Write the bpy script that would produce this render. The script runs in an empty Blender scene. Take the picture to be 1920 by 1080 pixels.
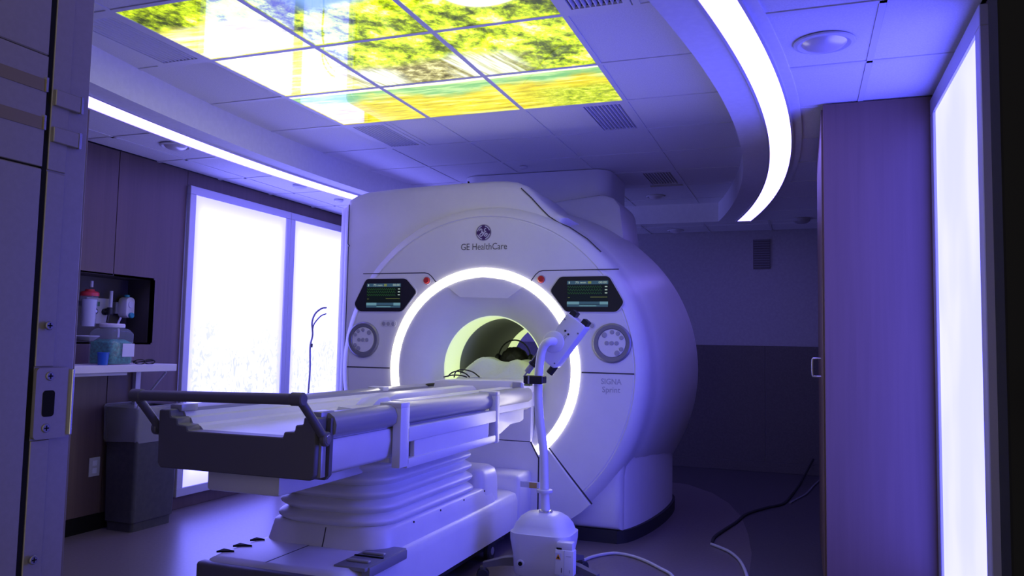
import bpy, bmesh, math, random
from mathutils import Vector, Matrix

# ------------------------------------------------------------------ camera
SC = bpy.context.scene
C = SC.collection
random.seed(7)

cam_data = bpy.data.cameras.new('camera')
cam_data.sensor_width = 36.0
cam_data.lens = 36.0 * 1489.2 / 1920.0
cam_data.clip_start = 0.02
cam = bpy.data.objects.new('camera', cam_data)
C.objects.link(cam)
_yaw, _pitch, _roll = 0.35122766, 0.07223775, 0.01979786
_F = Vector((-math.sin(_yaw) * math.cos(_pitch), math.cos(_yaw) * math.cos(_pitch), math.sin(_pitch)))
_R0 = Vector((math.cos(_yaw), math.sin(_yaw), 0))
_U0 = _R0.cross(_F)
_R = _R0 * math.cos(_roll) + _U0 * math.sin(_roll)
_U = _U0 * math.cos(_roll) - _R0 * math.sin(_roll)
cam.matrix_world = Matrix(((_R.x, _U.x, -_F.x, 0), (_R.y, _U.y, -_F.y, 0), (_R.z, _U.z, -_F.z, 1.2), (0, 0, 0, 1)))
SC.camera = cam

# ------------------------------------------------------------------ world, exposure
world = bpy.data.worlds.new('world')
SC.world = world
world.use_nodes = True
world.node_tree.nodes['Background'].inputs[0].default_value = (0.52, 0.475, 0.48, 1)
world.node_tree.nodes['Background'].inputs[1].default_value = 0.60
SC.view_settings.view_transform = 'Standard'
SC.view_settings.look = 'None'
SC.view_settings.gamma = 1.0
SC.view_settings.exposure = 0.68
SC.view_settings.use_curve_mapping = False

# light given off by the fixtures of the room (linear RGB radiance)
LIGHT_BOX = (0.74, 0.73, 3.5)        # luminous wall panels, left wall
LIGHT_BOX_SIDE = (0.55, 0.55, 5.8)   # luminous wall panel, right wall
LIGHT_STRIP = (1.35, 1.02, 5.8)       # curved ceiling strips
RING_LIGHT = (7.6, 7.1, 6.0)         # ring around the bore
SKY_PANEL = 1.80                    # picture panels in the ceiling
BORE_LIGHT = (0.36, 0.44, 0.20)      # light bands in the bore

L = 2.41      # lower ceiling height
T = 2.583     # tray ceiling height

# ------------------------------------------------------------------ materials
def lin(r, g, b):
    f = lambda c: (c / 255 / 12.92) if c / 255 <= 0.04045 else ((c / 255 + 0.055) / 1.055) ** 2.4
    return (f(r), f(g), f(b))

MATS = {}
def mat(name, col, rough=0.5, metal=0.0, spec=0.5, emit=None, estr=1.0, coat=0.0, alpha=1.0, trans=0.0):
    m = bpy.data.materials.new(name)
    m.use_nodes = True
    b = m.node_tree.nodes['Principled BSDF']
    b.inputs['Base Color'].default_value = (*col, 1)
    b.inputs['Roughness'].default_value = rough
    b.inputs['Metallic'].default_value = metal
    b.inputs['Specular IOR Level'].default_value = spec
    b.inputs['Coat Weight'].default_value = coat
    b.inputs['Transmission Weight'].default_value = trans
    b.inputs['Alpha'].default_value = alpha
    if emit:
        b.inputs['Emission Color'].default_value = (*emit, 1)
        b.inputs['Emission Strength'].default_value = estr
    MATS[name] = m
    return m

class NT:
    """tiny helper to wire node trees"""
    def __init__(s, m):
        s.t = m.node_tree; s.n = s.t.nodes; s.l = s.t.links; s.b = s.n['Principled BSDF']
    def new(s, ty, **kw):
        n = s.n.new(ty)
        for k, v in kw.items(): setattr(n, k, v)
        return n
    def put(s, sock, v):
        if isinstance(v, bpy.types.NodeSocket): s.l.new(v, sock)
        else: sock.default_value = v
    def math(s, op, a, b=0.0, clamp=False):
        n = s.new('ShaderNodeMath', operation=op, use_clamp=clamp)
        s.put(n.inputs[0], a); s.put(n.inputs[1], b)
        return n.outputs[0]
    def mix(s, f, a, b):
        n = s.new('ShaderNodeMix', data_type='RGBA')
        s.put(n.inputs[0], f)
        s.put(n.inputs[6], a if isinstance(a, bpy.types.NodeSocket) else (*a, 1))
        s.put(n.inputs[7], b if isinstance(b, bpy.types.NodeSocket) else (*b, 1))
        return n.outputs[2]
    def noise(s, vec, scale, detail=4, rough=0.55, dist=0.0):
        n = s.new('ShaderNodeTexNoise')
        s.put(n.inputs['Vector'], vec)
        n.inputs['Scale'].default_value = scale; n.inputs['Detail'].default_value = detail
        n.inputs['Roughness'].default_value = rough; n.inputs['Distortion'].default_value = dist
        return n.outputs[0]
    def ramp(s, f, stops, interp='LINEAR'):
        n = s.new('ShaderNodeValToRGB')
        n.color_ramp.interpolation = interp
        e = n.color_ramp.elements
        while len(e) < len(stops): e.new(0.5)
        for i, (p, c) in enumerate(stops):
            e[i].position = p; e[i].color = (*c, 1)
        s.put(n.inputs[0], f)
        return n.outputs[0]
    def maprange(s, v, a, b, c=0.0, d=1.0, smooth=True):
        n = s.new('ShaderNodeMapRange', interpolation_type='SMOOTHSTEP' if smooth else 'LINEAR')
        s.put(n.inputs[0], v)
        for i, x in enumerate((a, b, c, d)): n.inputs[1 + i].default_value = x
        return n.outputs[0]
    def pos(s):
        g = s.new('ShaderNodeNewGeometry')
        x = s.new('ShaderNodeSeparateXYZ'); s.l.new(g.outputs['Position'], x.inputs[0])
        return g.outputs['Position'], x.outputs[0], x.outputs[1], x.outputs[2]
    def comb(s, x, y, z=0.0):
        n = s.new('ShaderNodeCombineXYZ')
        s.put(n.inputs[0], x); s.put(n.inputs[1], y); s.put(n.inputs[2], z)
        return n.outputs[0]
    def bump(s, h, strength=0.1, dist=0.01):
        n = s.new('ShaderNodeBump'); n.inputs['Strength'].default_value = strength
        n.inputs['Distance'].default_value = dist
        s.put(n.inputs['Height'], h); s.l.new(n.outputs[0], s.b.inputs['Normal'])

def wood(name, c0, c1, rough=0.45):
    m = mat(name, c0, rough)
    t = NT(m); P, x, y, z = t.pos()
    g1 = t.noise(t.comb(t.math('MULTIPLY', x, 40), t.math('MULTIPLY', y, 40), t.math('MULTIPLY', z, 1.2)), 1.0, 5, 0.6, 0.4)
    g2 = t.noise(t.comb(t.math('MULTIPLY', x, 6), t.math('MULTIPLY', y, 6), t.math('MULTIPLY', z, 0.4)), 1.0, 3)
    f = t.math('ADD', t.math('MULTIPLY', g1, 0.6), t.math('MULTIPLY', g2, 0.5))
    t.l.new(t.mix(t.maprange(f, 0.3, 0.8), c0, c1), t.b.inputs['Base Color'])
    t.bump(g1, 0.06, 0.004)
    return m

def speckle(name, c0, c1, scale, rough=0.6, bump=0.05, **kw):
    m = mat(name, c0, rough, **kw)
    t = NT(m); P, x, y, z = t.pos()
    n = t.noise(P, scale, 6, 0.65)
    t.l.new(t.mix(t.maprange(n, 0.35, 0.7), c0, c1), t.b.inputs['Base Color'])
    if bump: t.bump(n, bump, 0.002)
    return m

M_white = speckle('scanner white plastic', (0.72, 0.72, 0.72), (0.76, 0.76, 0.76), 3, 0.38, 0.0)
M_white2 = speckle('table white plastic', (0.70, 0.70, 0.71), (0.74, 0.74, 0.74), 4, 0.35, 0.0)
M_tile = speckle('mineral ceiling tile', (0.70, 0.70, 0.70), (0.80, 0.80, 0.80), 160, 0.85, 0.15)
M_bar = mat('ceiling grid metal', (0.72, 0.72, 0.73), 0.5)
M_soffit = speckle('soffit paint', (0.74, 0.74, 0.74), (0.78, 0.78, 0.78), 30, 0.8, 0.03)
M_wood = wood('wall laminate', (0.092, 0.060, 0.056), (0.122, 0.080, 0.074))
M_woodr = wood('cabinet laminate', (0.145, 0.088, 0.055), (0.180, 0.110, 0.070))
M_niche = mat('niche lining', (0.05, 0.042, 0.04), 0.6)
M_wallpaint = speckle('wall paint', (0.34, 0.32, 0.34), (0.38, 0.36, 0.38), 40, 0.8, 0.03)
M_wains = speckle('wainscot laminate', (0.085, 0.072, 0.074), (0.105, 0.092, 0.094), 60, 0.5, 0.02)
M_frame = mat('light box frame aluminium', (0.55, 0.55, 0.58), 0.45, 0.3)
M_trim = mat('strip trim', (0.62, 0.62, 0.64), 0.5)
M_jamb = speckle('brushed door steel', (0.235, 0.215, 0.215), (0.250, 0.230, 0.230), 90, 0.42, 0.03, metal=0.35)
M_brass = mat('bronze contact strip', (0.22, 0.18, 0.09), 0.45, 0.6)
M_dark = mat('dark groove', (0.006, 0.006, 0.0065), 0.8, spec=0.15)
M_steel = mat('polished steel', (0.62, 0.62, 0.64), 0.25, 0.9)
M_screw = mat('screw steel', (0.25, 0.24, 0.24), 0.4, 0.8)
M_black = mat('black plastic', (0.012, 0.012, 0.013), 0.4)
M_rubber = mat('black rubber', (0.018, 0.018, 0.02), 0.7)
M_charcoal = mat('charcoal plastic', (0.115, 0.110, 0.108), 0.45)
M_grey = mat('grey satin plastic', (0.36, 0.36, 0.38), 0.3, 0.2)
M_greyd = mat('mid grey plastic', (0.22, 0.22, 0.24), 0.4)
M_seam = mat('seam shadow gap', (0.05, 0.05, 0.055), 0.8)
M_silver = mat('silver dial ring', (0.24, 0.24, 0.27), 0.35, 0.35)
M_btn = mat('button grey', (0.36, 0.36, 0.39), 0.4)
M_red = mat('red button', (0.55, 0.03, 0.02), 0.4)
M_text = mat('printed lettering grey', (0.10, 0.10, 0.10), 0.6)
M_textl = mat('printed lettering pale grey', (0.42, 0.42, 0.46), 0.6)
M_purple = mat('emblem purple', (0.05, 0.008, 0.12), 0.4)
M_ring = mat('ring light diffuser', (0.8, 0.8, 0.8), 0.4, emit=RING_LIGHT)
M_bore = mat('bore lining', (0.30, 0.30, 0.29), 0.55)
M_borel = mat('bore light diffuser', (0.6, 0.65, 0.5), 0.5, emit=BORE_LIGHT)
M_strip = mat('strip diffuser', (0.6, 0.6, 0.6), 0.5, emit=LIGHT_STRIP)
M_boxr = mat('side light box diffuser', (0.08, 0.08, 0.08), 0.4, emit=LIGHT_BOX_SIDE)
M_lcd = mat('display black', (0.004, 0.005, 0.006), 0.15, emit=(0.002, 0.004, 0.004))
M_lcdblue = mat('display blue bar', (0.01, 0.01, 0.01), 0.3, emit=(0.018, 0.045, 0.075))
M_lcdcyan = mat('display cyan bar', (0.01, 0.01, 0.01), 0.3, emit=(0.07, 0.15, 0.19))
M_lcdwhite = mat('display white text', (0.01, 0.01, 0.01), 0.3, emit=(0.22, 0.28, 0.25))
M_lcdgreen = mat('display green trace', (0.01, 0.01, 0.01), 0.3, emit=(0.008, 0.040, 0.008))
M_lcdyell = mat('display yellow trace', (0.01, 0.01, 0.01), 0.3, emit=(0.10, 0.12, 0.03))
M_lampcup = mat('lamp reflector', (0.75, 0.72, 0.74), 0.3, 0.3)
M_hair = speckle('dark hair', (0.006, 0.005, 0.005), (0.02, 0.016, 0.014), 90, 0.55, 0.6)
M_skin = mat('skin', (0.42, 0.25, 0.18), 0.5)
M_bin = speckle('bin plastic', (0.055, 0.055, 0.062), (0.07, 0.07, 0.078), 25, 0.5, 0.02)
M_liner = mat('bin liner film', (0.45, 0.45, 0.50), 0.2, alpha=0.42)
M_shelf = mat('shelf laminate', (0.62, 0.60, 0.62), 0.45)
M_clear = mat('clear plastic', (0.45, 0.5, 0.55), 0.1, alpha=0.22)
M_teal = speckle('teal earplugs', (0.005, 0.15, 0.12), (0.02, 0.42, 0.30), 60, 0.6, 0.5)
M_label = mat('paper label', (0.62, 0.62, 0.72), 0.6)
M_bluecup = mat('blue plastic', (0.02, 0.12, 0.50), 0.4)
M_wallgr = mat('grille paint', (0.16, 0.15, 0.17), 0.7)
M_redcap = mat('red cap plastic', (0.60, 0.04, 0.05), 0.4)
M_greenp = mat('green plate', (0.04, 0.16, 0.06), 0.5)
M_tealknob = mat('teal knob', (0.03, 0.28, 0.36), 0.4)
M_sticker = mat('warning sticker orange', (0.75, 0.30, 0.02), 0.6)
M_amber = mat('amber plastic', (0.50, 0.34, 0.10), 0.4)
M_cablew = mat('pale cable', (0.50, 0.50, 0.52), 0.5)
M_plate = mat('outlet plate', (0.45, 0.44, 0.46), 0.5)
M_lime = mat('lime tag', (0.35, 0.5, 0.08), 0.5)

# floor: vinyl with fine mottling
M_floor = speckle('vinyl floor', (0.145, 0.120, 0.124), (0.175, 0.147, 0.150), 55, 0.30, 0.01)
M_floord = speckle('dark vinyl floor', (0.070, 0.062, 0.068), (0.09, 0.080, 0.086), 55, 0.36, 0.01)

# blanket cloth
M_blanket = mat('white cotton blanket', (0.62, 0.63, 0.60), 0.9)
_t = NT(M_blanket); _P, _x, _y, _z = _t.pos()
_t.bump(_t.noise(_P, 18, 5, 0.6, 0.3), 0.35, 0.02)

# left light box: white luminous sheet with a pale printed shrub near the bottom
M_boxl = mat('light box diffuser', (0.08, 0.08, 0.08), 0.4, emit=LIGHT_BOX)
_t = NT(M_boxl); _P, _x, _y, _z = _t.pos()
_leaf = _t.noise(_t.comb(_t.math('MULTIPLY', _y, 15), _t.math('MULTIPLY', _z, 9), 0.0), 1.0, 5, 0.6, 2.2)
_mask = _t.math('MULTIPLY', _t.maprange(_z, 0.25, 0.60), _t.maprange(_z, 1.75, 1.10))
_env = _t.maprange(_t.noise(_t.comb(_y, _z, 0.0), 1.8, 3), 0.34, 0.56)
_leafm = _t.math('MULTIPLY', _t.math('MULTIPLY', _t.maprange(_leaf, 0.46, 0.62), _mask), _env)
_edge = _t.math('MULTIPLY', _t.maprange(_z, 0.14, 0.34), _t.maprange(_z, 2.25, 2.10))
_yy = _t.math('ABSOLUTE', _t.math('SUBTRACT', _t.math('MODULO', _t.math('SUBTRACT', _y, 4.510), 1.204), 0.602))
_edge = _t.math('MULTIPLY', _edge, _t.maprange(_yy, 0.55, 0.44))
_sheet = _t.mix(_edge, (0.44, 0.42, 3.0), LIGHT_BOX)
_t.l.new(_t.mix(_leafm, _sheet, (0.47, 0.50, 3.4)), _t.b.inputs['Emission Color'])
_t.b.inputs['Emission Strength'].default_value = 1.0

# right light box: faint broad mottling in the print
_t = NT(M_boxr); _P, _x, _y, _z = _t.pos()
_n = _t.noise(_t.comb(_t.math('MULTIPLY', _y, 2.2), _t.math('MULTIPLY', _z, 1.3), 0.0), 1.0, 2)
_t.l.new(_t.mix(_t.maprange(_n, 0.35, 0.7), (0.47, 0.48, 5.5), LIGHT_BOX_SIDE), _t.b.inputs['Emission Color'])

# picture panels: a luminous print of trees, a waterfall and a pool (u across, v = 0 at the door end)
M_sky = mat('picture panel', (0.02, 0.02, 0.02), 0.03, spec=0.5)
_t = NT(M_sky); _P, _x, _y, _z = _t.pos()
_u = _t.math('DIVIDE', _t.math('ADD', _x, 2.758), 1.83)
_v = _t.math('DIVIDE', _t.math('SUBTRACT', _y, 2.493), 1.83)
_uv = _t.comb(_u, _v, 0.0)
_w1 = _t.math('SUBTRACT', _t.noise(_uv, 5.0, 5, 0.6), 0.5)
_w2 = _t.math('SUBTRACT', _t.noise(_uv, 2.2, 3, 0.5), 0.5)
_vd = _t.math('ADD', _v, _t.math('ADD', _t.math('MULTIPLY', _w1, 0.10), _t.math('MULTIPLY', _w2, 0.10)))
_lfn = _t.noise(_t.comb(_t.math('MULTIPLY', _u, 34), _t.math('MULTIPLY', _v, 26)), 1.0, 8, 0.72, 0.15)
_wob = _t.math('MULTIPLY', _t.math('SUBTRACT', _t.noise(_uv, 16.0, 4, 0.6), 0.5), 0.14)
_vor = _t.new('ShaderNodeTexVoronoi'); _vor.inputs['Scale'].default_value = 1.0
_t.l.new(_t.comb(_t.math('MULTIPLY', _t.math('ADD', _u, _wob), 11), _t.math('MULTIPLY', _t.math('ADD', _v, _wob), 9)), _vor.inputs['Vector'])
_lf = _t.math('ADD', _t.math('MULTIPLY', _lfn, 0.80), _t.math('MULTIPLY', _t.math('SUBTRACT', 0.55, _vor.outputs['Distance']), 0.34))
_lf = _t.math('ADD', _lf, 0.08)
_tree = _t.ramp(_lf, [(0.33, (0.018, 0.026, 0.002)), (0.42, (0.09, 0.125, 0.002)), (0.50, (0.25, 0.34, 0.003)),
                      (0.58, (0.46, 0.56, 0.018)), (0.70, (0.75, 0.80, 0.30))])
_rockn = _t.noise(_t.comb(_t.math('MULTIPLY', _u, 26), _t.math('MULTIPLY', _v, 34)), 1.0, 7, 0.7)
_rock = _t.ramp(_rockn, [(0.36, (0.035, 0.030, 0.006)), (0.50, (0.17, 0.155, 0.045)), (0.66, (0.52, 0.50, 0.24))])
_pooln = _t.noise(_t.comb(_t.math('MULTIPLY', _u, 7), _t.math('MULTIPLY', _v, 42)), 1.0, 6, 0.62, 0.4)
_pool = _t.ramp(_pooln, [(0.30, (0.17, 0.125, 0.002)), (0.42, (0.31, 0.25, 0.003)), (0.54, (0.39, 0.35, 0.010)), (0.68, (0.52, 0.50, 0.16))])
_grass = _t.ramp(_t.noise(_t.comb(_t.math('MULTIPLY', _u, 40), _t.math('MULTIPLY', _v, 50)), 1.0, 6, 0.7),
                 [(0.38, (0.10, 0.14, 0.003)), (0.55, (0.28, 0.33, 0.008)), (0.7, (0.50, 0.52, 0.12))])
_falln = _t.noise(_t.comb(_t.math('MULTIPLY', _t.math('ADD', _u, _t.math('MULTIPLY', _v, -0.25)), 46), _t.math('MULTIPLY', _v, 3)), 1.0, 4, 0.6)
_fall = _t.ramp(_falln, [(0.36, (0.10, 0.085, 0.015)), (0.48, (0.32, 0.33, 0.20)), (0.60, (0.58, 0.64, 0.58))])
_teal = _t.mix(_t.maprange(_pooln, 0.4, 0.62), (0.09, 0.23, 0.075), (0.24, 0.36, 0.14))
# sky in the upper middle of the print
_col = _t.mix(_t.math('MULTIPLY', _t.maprange(_vd, 0.15, 0.10), _t.maprange(_u, 0.40, 0.48)), _tree, (0.09, 0.17, 0.34))
# pale dry slope to the left
_slope = _t.ramp(_pooln, [(0.34, (0.28, 0.25, 0.04)), (0.46, (0.52, 0.48, 0.08)), (0.56, (0.64, 0.62, 0.22)), (0.68, (0.72, 0.72, 0.45))])
_sm = _t.math('MULTIPLY', _t.maprange(_u, 0.37, 0.26), _t.maprange(_vd, 0.10, 0.17))
_col = _t.mix(_sm, _col, _slope)
# rocks and the fall
_rm = _t.math('MULTIPLY', _t.math('MULTIPLY', _t.maprange(_vd, 0.47, 0.53), _t.maprange(_u, 0.90, 0.70)), _t.maprange(_u, 0.26, 0.36))
_col = _t.mix(_rm, _col, _rock)
_fm1 = _t.math('MULTIPLY', _t.maprange(_t.math('ABSOLUTE', _t.math('SUBTRACT', _u, 0.70)), 0.13, 0.05), _t.maprange(_vd, 0.46, 0.54))
_fm2 = _t.math('MULTIPLY', _t.maprange(_t.math('ABSOLUTE', _t.math('SUBTRACT', _u, 0.36)), 0.11, 0.03), _t.maprange(_vd, 0.50, 0.57))
_col = _t.mix(_t.math('MAXIMUM', _fm1, _fm2), _col, _fall)
# pool: bright shore, turquoise water, golden shallows, grass on the right bank
_vp = _t.math('ADD', _v, _t.math('MULTIPLY', _w2, 0.03))
_col = _t.mix(_t.maprange(_vp, 0.668, 0.676), _col, (0.66, 0.62, 0.34))
_col = _t.mix(_t.maprange(_vp, 0.688, 0.698), _col, _teal)
_col = _t.mix(_t.maprange(_t.math('ADD', _vd, _t.math('MULTIPLY', _w1, 0.20)), 0.715, 0.80), _col, _pool)
_gm = _t.math('MULTIPLY', _t.maprange(_vd, 0.80, 0.86), _t.maprange(_u, 0.66, 0.86))
_col = _t.mix(_gm, _col, _grass)
_t.l.new(_col, _t.b.inputs['Emission Color'])
_t.b.inputs['Emission Strength'].default_value = SKY_PANEL

# ------------------------------------------------------------------ mesh helpers
W = {}   # world location of each object

def link(name, me, m, parent=None, smooth=30, center=True):
    """one mesh object; geometry given in world coordinates, origin moved to its centre"""
    if m is not None and not me.materials: me.materials.append(m)
    c = Vector((0, 0, 0))
    if center and len(me.vertices):
        lo = Vector([min(v.co[i] for v in me.vertices) for i in range(3)])
        hi = Vector([max(v.co[i] for v in me.vertices) for i in range(3)])
        c = (lo + hi) / 2
        me.transform(Matrix.Translation(-c))
    if smooth is not None:
        me.shade_smooth()
        me.set_sharp_from_angle(angle=math.radians(smooth))
    o = bpy.data.objects.new(name, me)
    C.objects.link(o)
    W[o] = c
    if parent is not None:
        o.parent = parent
        o.location = c - W[parent]
    else:
        o.location = c
    return o

def place(o, c, parent=None):
    """a further object sharing the mesh of o, at world location c"""
    n = o.copy(); C.objects.link(n); W[n] = Vector(c)
    n.parent = parent
    n.location = W[n] - (W[parent] if parent is not None else Vector((0, 0, 0)))
    return n

def tag(o, label=None, cat=None, group=None, kind=None):
    if label: o['label'] = label
    if cat: o['category'] = cat
    if group: o['group'] = group
    if kind: o['kind'] = kind
    return o

def thing(name, loc, label, cat, group=None):
    o = bpy.data.objects.new(name, None); C.objects.link(o)
    o.empty_display_size = 0.1
    o.location = loc; W[o] = Vector(loc)
    return tag(o, label, cat, group)

def setting(name, loc):
    o = bpy.data.objects.new(name, None); C.objects.link(o)
    o.location = loc; W[o] = Vector(loc); o['kind'] = 'structure'
    return o

def to_me(bm, name='m'):
    bmesh.ops.recalc_face_normals(bm, faces=bm.faces)
    me = bpy.data.meshes.new(name); bm.to_mesh(me); bm.free()
    return me

def raw(v, f):
    me = bpy.data.meshes.new('m'); me.from_pydata([tuple(a) for a in v], [], f); me.update()
    bm = bmesh.new(); bm.from_mesh(me); bpy.data.meshes.remove(me)
    return bm

def bm_box(x0, x1, y0, y1, z0, z1, bev=0.0, seg=2):
    bm = bmesh.new()
    bmesh.ops.create_cube(bm, size=1)
    for v in bm.verts:
        v.co = Vector(((x0 + x1) / 2 + v.co.x * (x1 - x0), (y0 + y1) / 2 + v.co.y * (y1 - y0), (z0 + z1) / 2 + v.co.z * (z1 - z0)))
    if bev: bmesh.ops.bevel(bm, geom=bm.edges[:], offset=bev, segments=seg, profile=0.5, affect='EDGES')
    return bm

def box(name, x0, x1, y0, y1, z0, z1, m, parent=None, bev=0.0, seg=2):
    return link(name, to_me(bm_box(x0, x1, y0, y1, z0, z1, bev, seg)), m, parent)

def join(bms):
    out = bmesh.new()
    for b in bms:
        me = bpy.data.meshes.new('t'); b.to_mesh(me); b.free()
        out.from_mesh(me); bpy.data.meshes.remove(me)
    return out

def bm_prism(pts, axis, a, b, bev=0.0, seg=2):
    """closed 2-D outline extruded along an axis; outline axes are the two others in xyz order"""
    def P(p, t):
        return {'x': (t, p[0], p[1]), 'y': (p[0], t, p[1]), 'z': (p[0], p[1], t)}[axis]
    n = len(pts)
    v = [P(p, a) for p in pts] + [P(p, b) for p in pts]
    f = [list(range(n)), list(range(2 * n - 1, n - 1, -1))]
    f += [[i, (i + 1) % n, n + (i + 1) % n, n + i] for i in range(n)]
    bm = raw(v, f)
    bmesh.ops.recalc_face_normals(bm, faces=bm.faces)
    if bev:
        ed = [e for e in bm.edges if e.calc_face_angle(0) > math.radians(25)]
        bmesh.ops.bevel(bm, geom=ed, offset=bev, segments=seg, profile=0.5, affect='EDGES', clamp_overlap=True)
    return bm

def prism(name, pts, axis, a, b, m, parent=None, bev=0.0, seg=2):
    return link(name, to_me(bm_prism(pts, axis, a, b, bev, seg)), m, parent)

def bm_rev(prof, cen, axis='y', seg=64, a0=0.0, a1=2 * math.pi, closed=False):
    """profile [(radius, along)] turned about an axis through cen"""
    full = abs(a1 - a0 - 2 * math.pi) < 1e-6
    n = seg if full else seg + 1
    v = []
    for i in range(n):
        a = a0 + (a1 - a0) * i / seg
        ca, sa = math.cos(a), math.sin(a)
        for r, t in prof:
            v.append({'y': (cen[0] + r * ca, t, cen[2] + r * sa), 'z': (cen[0] + r * ca, cen[1] + r * sa, t),
                      'x': (t, cen[1] + r * ca, cen[2] + r * sa)}[axis])
    k = len(prof); f = []
    for i in range(seg):
        j = (i + 1) % n
        for q in range(k if closed else k - 1):
            q2 = (q + 1) % k
            f.append([i * k + q, i * k + q2, j * k + q2, j * k + q])
    bm = raw(v, f)
    bmesh.ops.remove_doubles(bm, verts=bm.verts, dist=1e-5)
    return bm

def rev(name, prof, cen, m, parent=None, axis='y', seg=64, closed=False, smooth=35):
    return link(name, to_me(bm_rev(prof, cen, axis, seg, closed=closed)), m, parent, smooth)

def smooth_path(pts, sub=6):
    P = [Vector(p) for p in pts]
    if len(P) < 3: return P
    out = []
    for i in range(len(P) - 1):
        p0 = P[i - 1] if i else P[0] * 2 - P[1]
        p1, p2 = P[i], P[i + 1]
        p3 = P[i + 2] if i + 2 < len(P) else P[-1] * 2 - P[-2]
        for s in range(sub):
            t = s / sub
            out.append(0.5 * ((2 * p1) + (p2 - p0) * t + (2 * p0 - 5 * p1 + 4 * p2 - p3) * t * t + (3 * p1 - p0 - 3 * p2 + p3) * t ** 3))
    out.append(P[-1])
    return out

def bm_tube(pts, r, seg=10, sub=6, closed=False):
    P = smooth_path(pts, sub) if sub > 1 else [Vector(p) for p in pts]
    n = len(P); v = []; f = []
    up = Vector((0.12, 0.21, 0.97)).normalized(); prev = None
    for i in range(n):
        d = (P[min(i + 1, n - 1)] - P[max(i - 1, 0)]).normalized()
        if prev is None:
            a = d.cross(up)
            if a.length < 0.1: a = d.cross(Vector((1, 0, 0)))
        else:
            a = prev - d * prev.dot(d)
        a.normalize(); prev = a; b = d.cross(a)
        rr = r[min(i * len(r) // n, len(r) - 1)] if isinstance(r, (list, tuple)) else r
        for k in range(seg):
            t = 2 * math.pi * k / seg
            v.append(P[i] + a * rr * math.cos(t) + b * rr * math.sin(t))
    for i in range(n - 1):
        for k in range(seg):
            f.append([i * seg + k, i * seg + (k + 1) % seg, (i + 1) * seg + (k + 1) % seg, (i + 1) * seg + k])
    f.append(list(range(seg - 1, -1, -1))); f.append([(n - 1) * seg + k for k in range(seg)])
    return raw(v, f)

def tube(name, pts, r, m, parent=None, seg=10, sub=6):
    return link(name, to_me(bm_tube(pts, r, seg, sub)), m, parent, 40)

def cyl(name, c, r, h, axis, m, parent=None, seg=24, bev=0.0):
    """short solid cylinder centred on c"""
    k = {'x': 0, 'y': 1, 'z': 2}[axis]; t = c[k]
    b = min(bev, r * 0.5, h * 0.45)
    if b: prof = [(0, t - h / 2), (r - b, t - h / 2), (r, t - h / 2 + b), (r, t + h / 2 - b), (r - b, t + h / 2), (0, t + h / 2)]
    else: prof = [(0, t - h / 2), (r, t - h / 2), (r, t + h / 2), (0, t + h / 2)]
    return rev(name, prof, c, m, parent, axis, seg)

def rrect(cx, cy, hx, hy, r, n=6):
    out = []
    for sx, sy, a0 in ((1, 1, 0), (-1, 1, 90), (-1, -1, 180), (1, -1, 270)):
        for i in range(n + 1):
            a = math.radians(a0 + 90 * i / n)
            out.append((cx + sx * (hx - r) + r * math.cos(a), cy + sy * (hy - r) + r * math.sin(a)))
    return out

def loft(loops, cap=True):
    """stack of closed loops with equal counts"""
    n = len(loops[0]); v = [p for lp in loops for p in lp]; f = []
    for i in range(len(loops) - 1):
        for k in range(n):
            f.append([i * n + k, i * n + (k + 1) % n, (i + 1) * n + (k + 1) % n, (i + 1) * n + k])
    if cap:
        f.append(list(range(n - 1, -1, -1))); f.append([(len(loops) - 1) * n + k for k in range(n)])
    return raw(v, f)

def text_mesh(s, size, m, name, loc, parent, rot=(math.pi / 2, 0, 0), extrude=0.0004, width=None, bold=0.0):
    cu = bpy.data.curves.new('t', 'FONT'); cu.body = s; cu.size = size; cu.align_x = 'CENTER'; cu.align_y = 'CENTER'
    cu.extrude = extrude; cu.resolution_u = 3; cu.offset = bold
    o = bpy.data.objects.new('t', cu); C.objects.link(o)
    bpy.context.view_layer.update()
    me = bpy.data.meshes.new_from_object(o.evaluated_get(bpy.context.evaluated_depsgraph_get()))
    bpy.data.objects.remove(o); bpy.data.curves.remove(cu)
    xs = [v.co.x for v in me.vertices]
    if width: me.transform(Matrix.Scale(width / (max(xs) - min(xs)), 4, (1, 0, 0)))
    from mathutils import Euler
    me.transform(Matrix.Translation(loc) @ Euler(rot).to_matrix().to_4x4())
    me.materials.clear()
    return link(name, me, m, parent, None)

def strip_line(pts, w, y0, t=0.0012, closed=False):
    """thin flat band along a polyline in the X-Z plane, standing t proud of y0 towards the door"""
    n = len(pts); L_, R_ = [], []
    for i in range(n):
        a = Vector(pts[max(i - 1, 0)]); b = Vector(pts[min(i + 1, n - 1)])
        d = (b - a); d.normalize(); q = Vector((-d.y, d.x)) * w / 2
        L_.append((pts[i][0] + q.x, pts[i][1] + q.y)); R_.append((pts[i][0] - q.x, pts[i][1] - q.y))
    v = []
    for i in range(n):
        for (a, b) in (L_[i], R_[i]):
            v.append((a, y0 - t, b)); v.append((a, y0 + 0.001, b))
    f = []
    for i in range(n - 1):
        a, b = 4 * i, 4 * i + 4
        f += [[a, a + 2, b + 2, b], [a, b, b + 1, a + 1], [a + 2, a + 3, b + 3, b + 2]]
    return raw(v, f)

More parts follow.
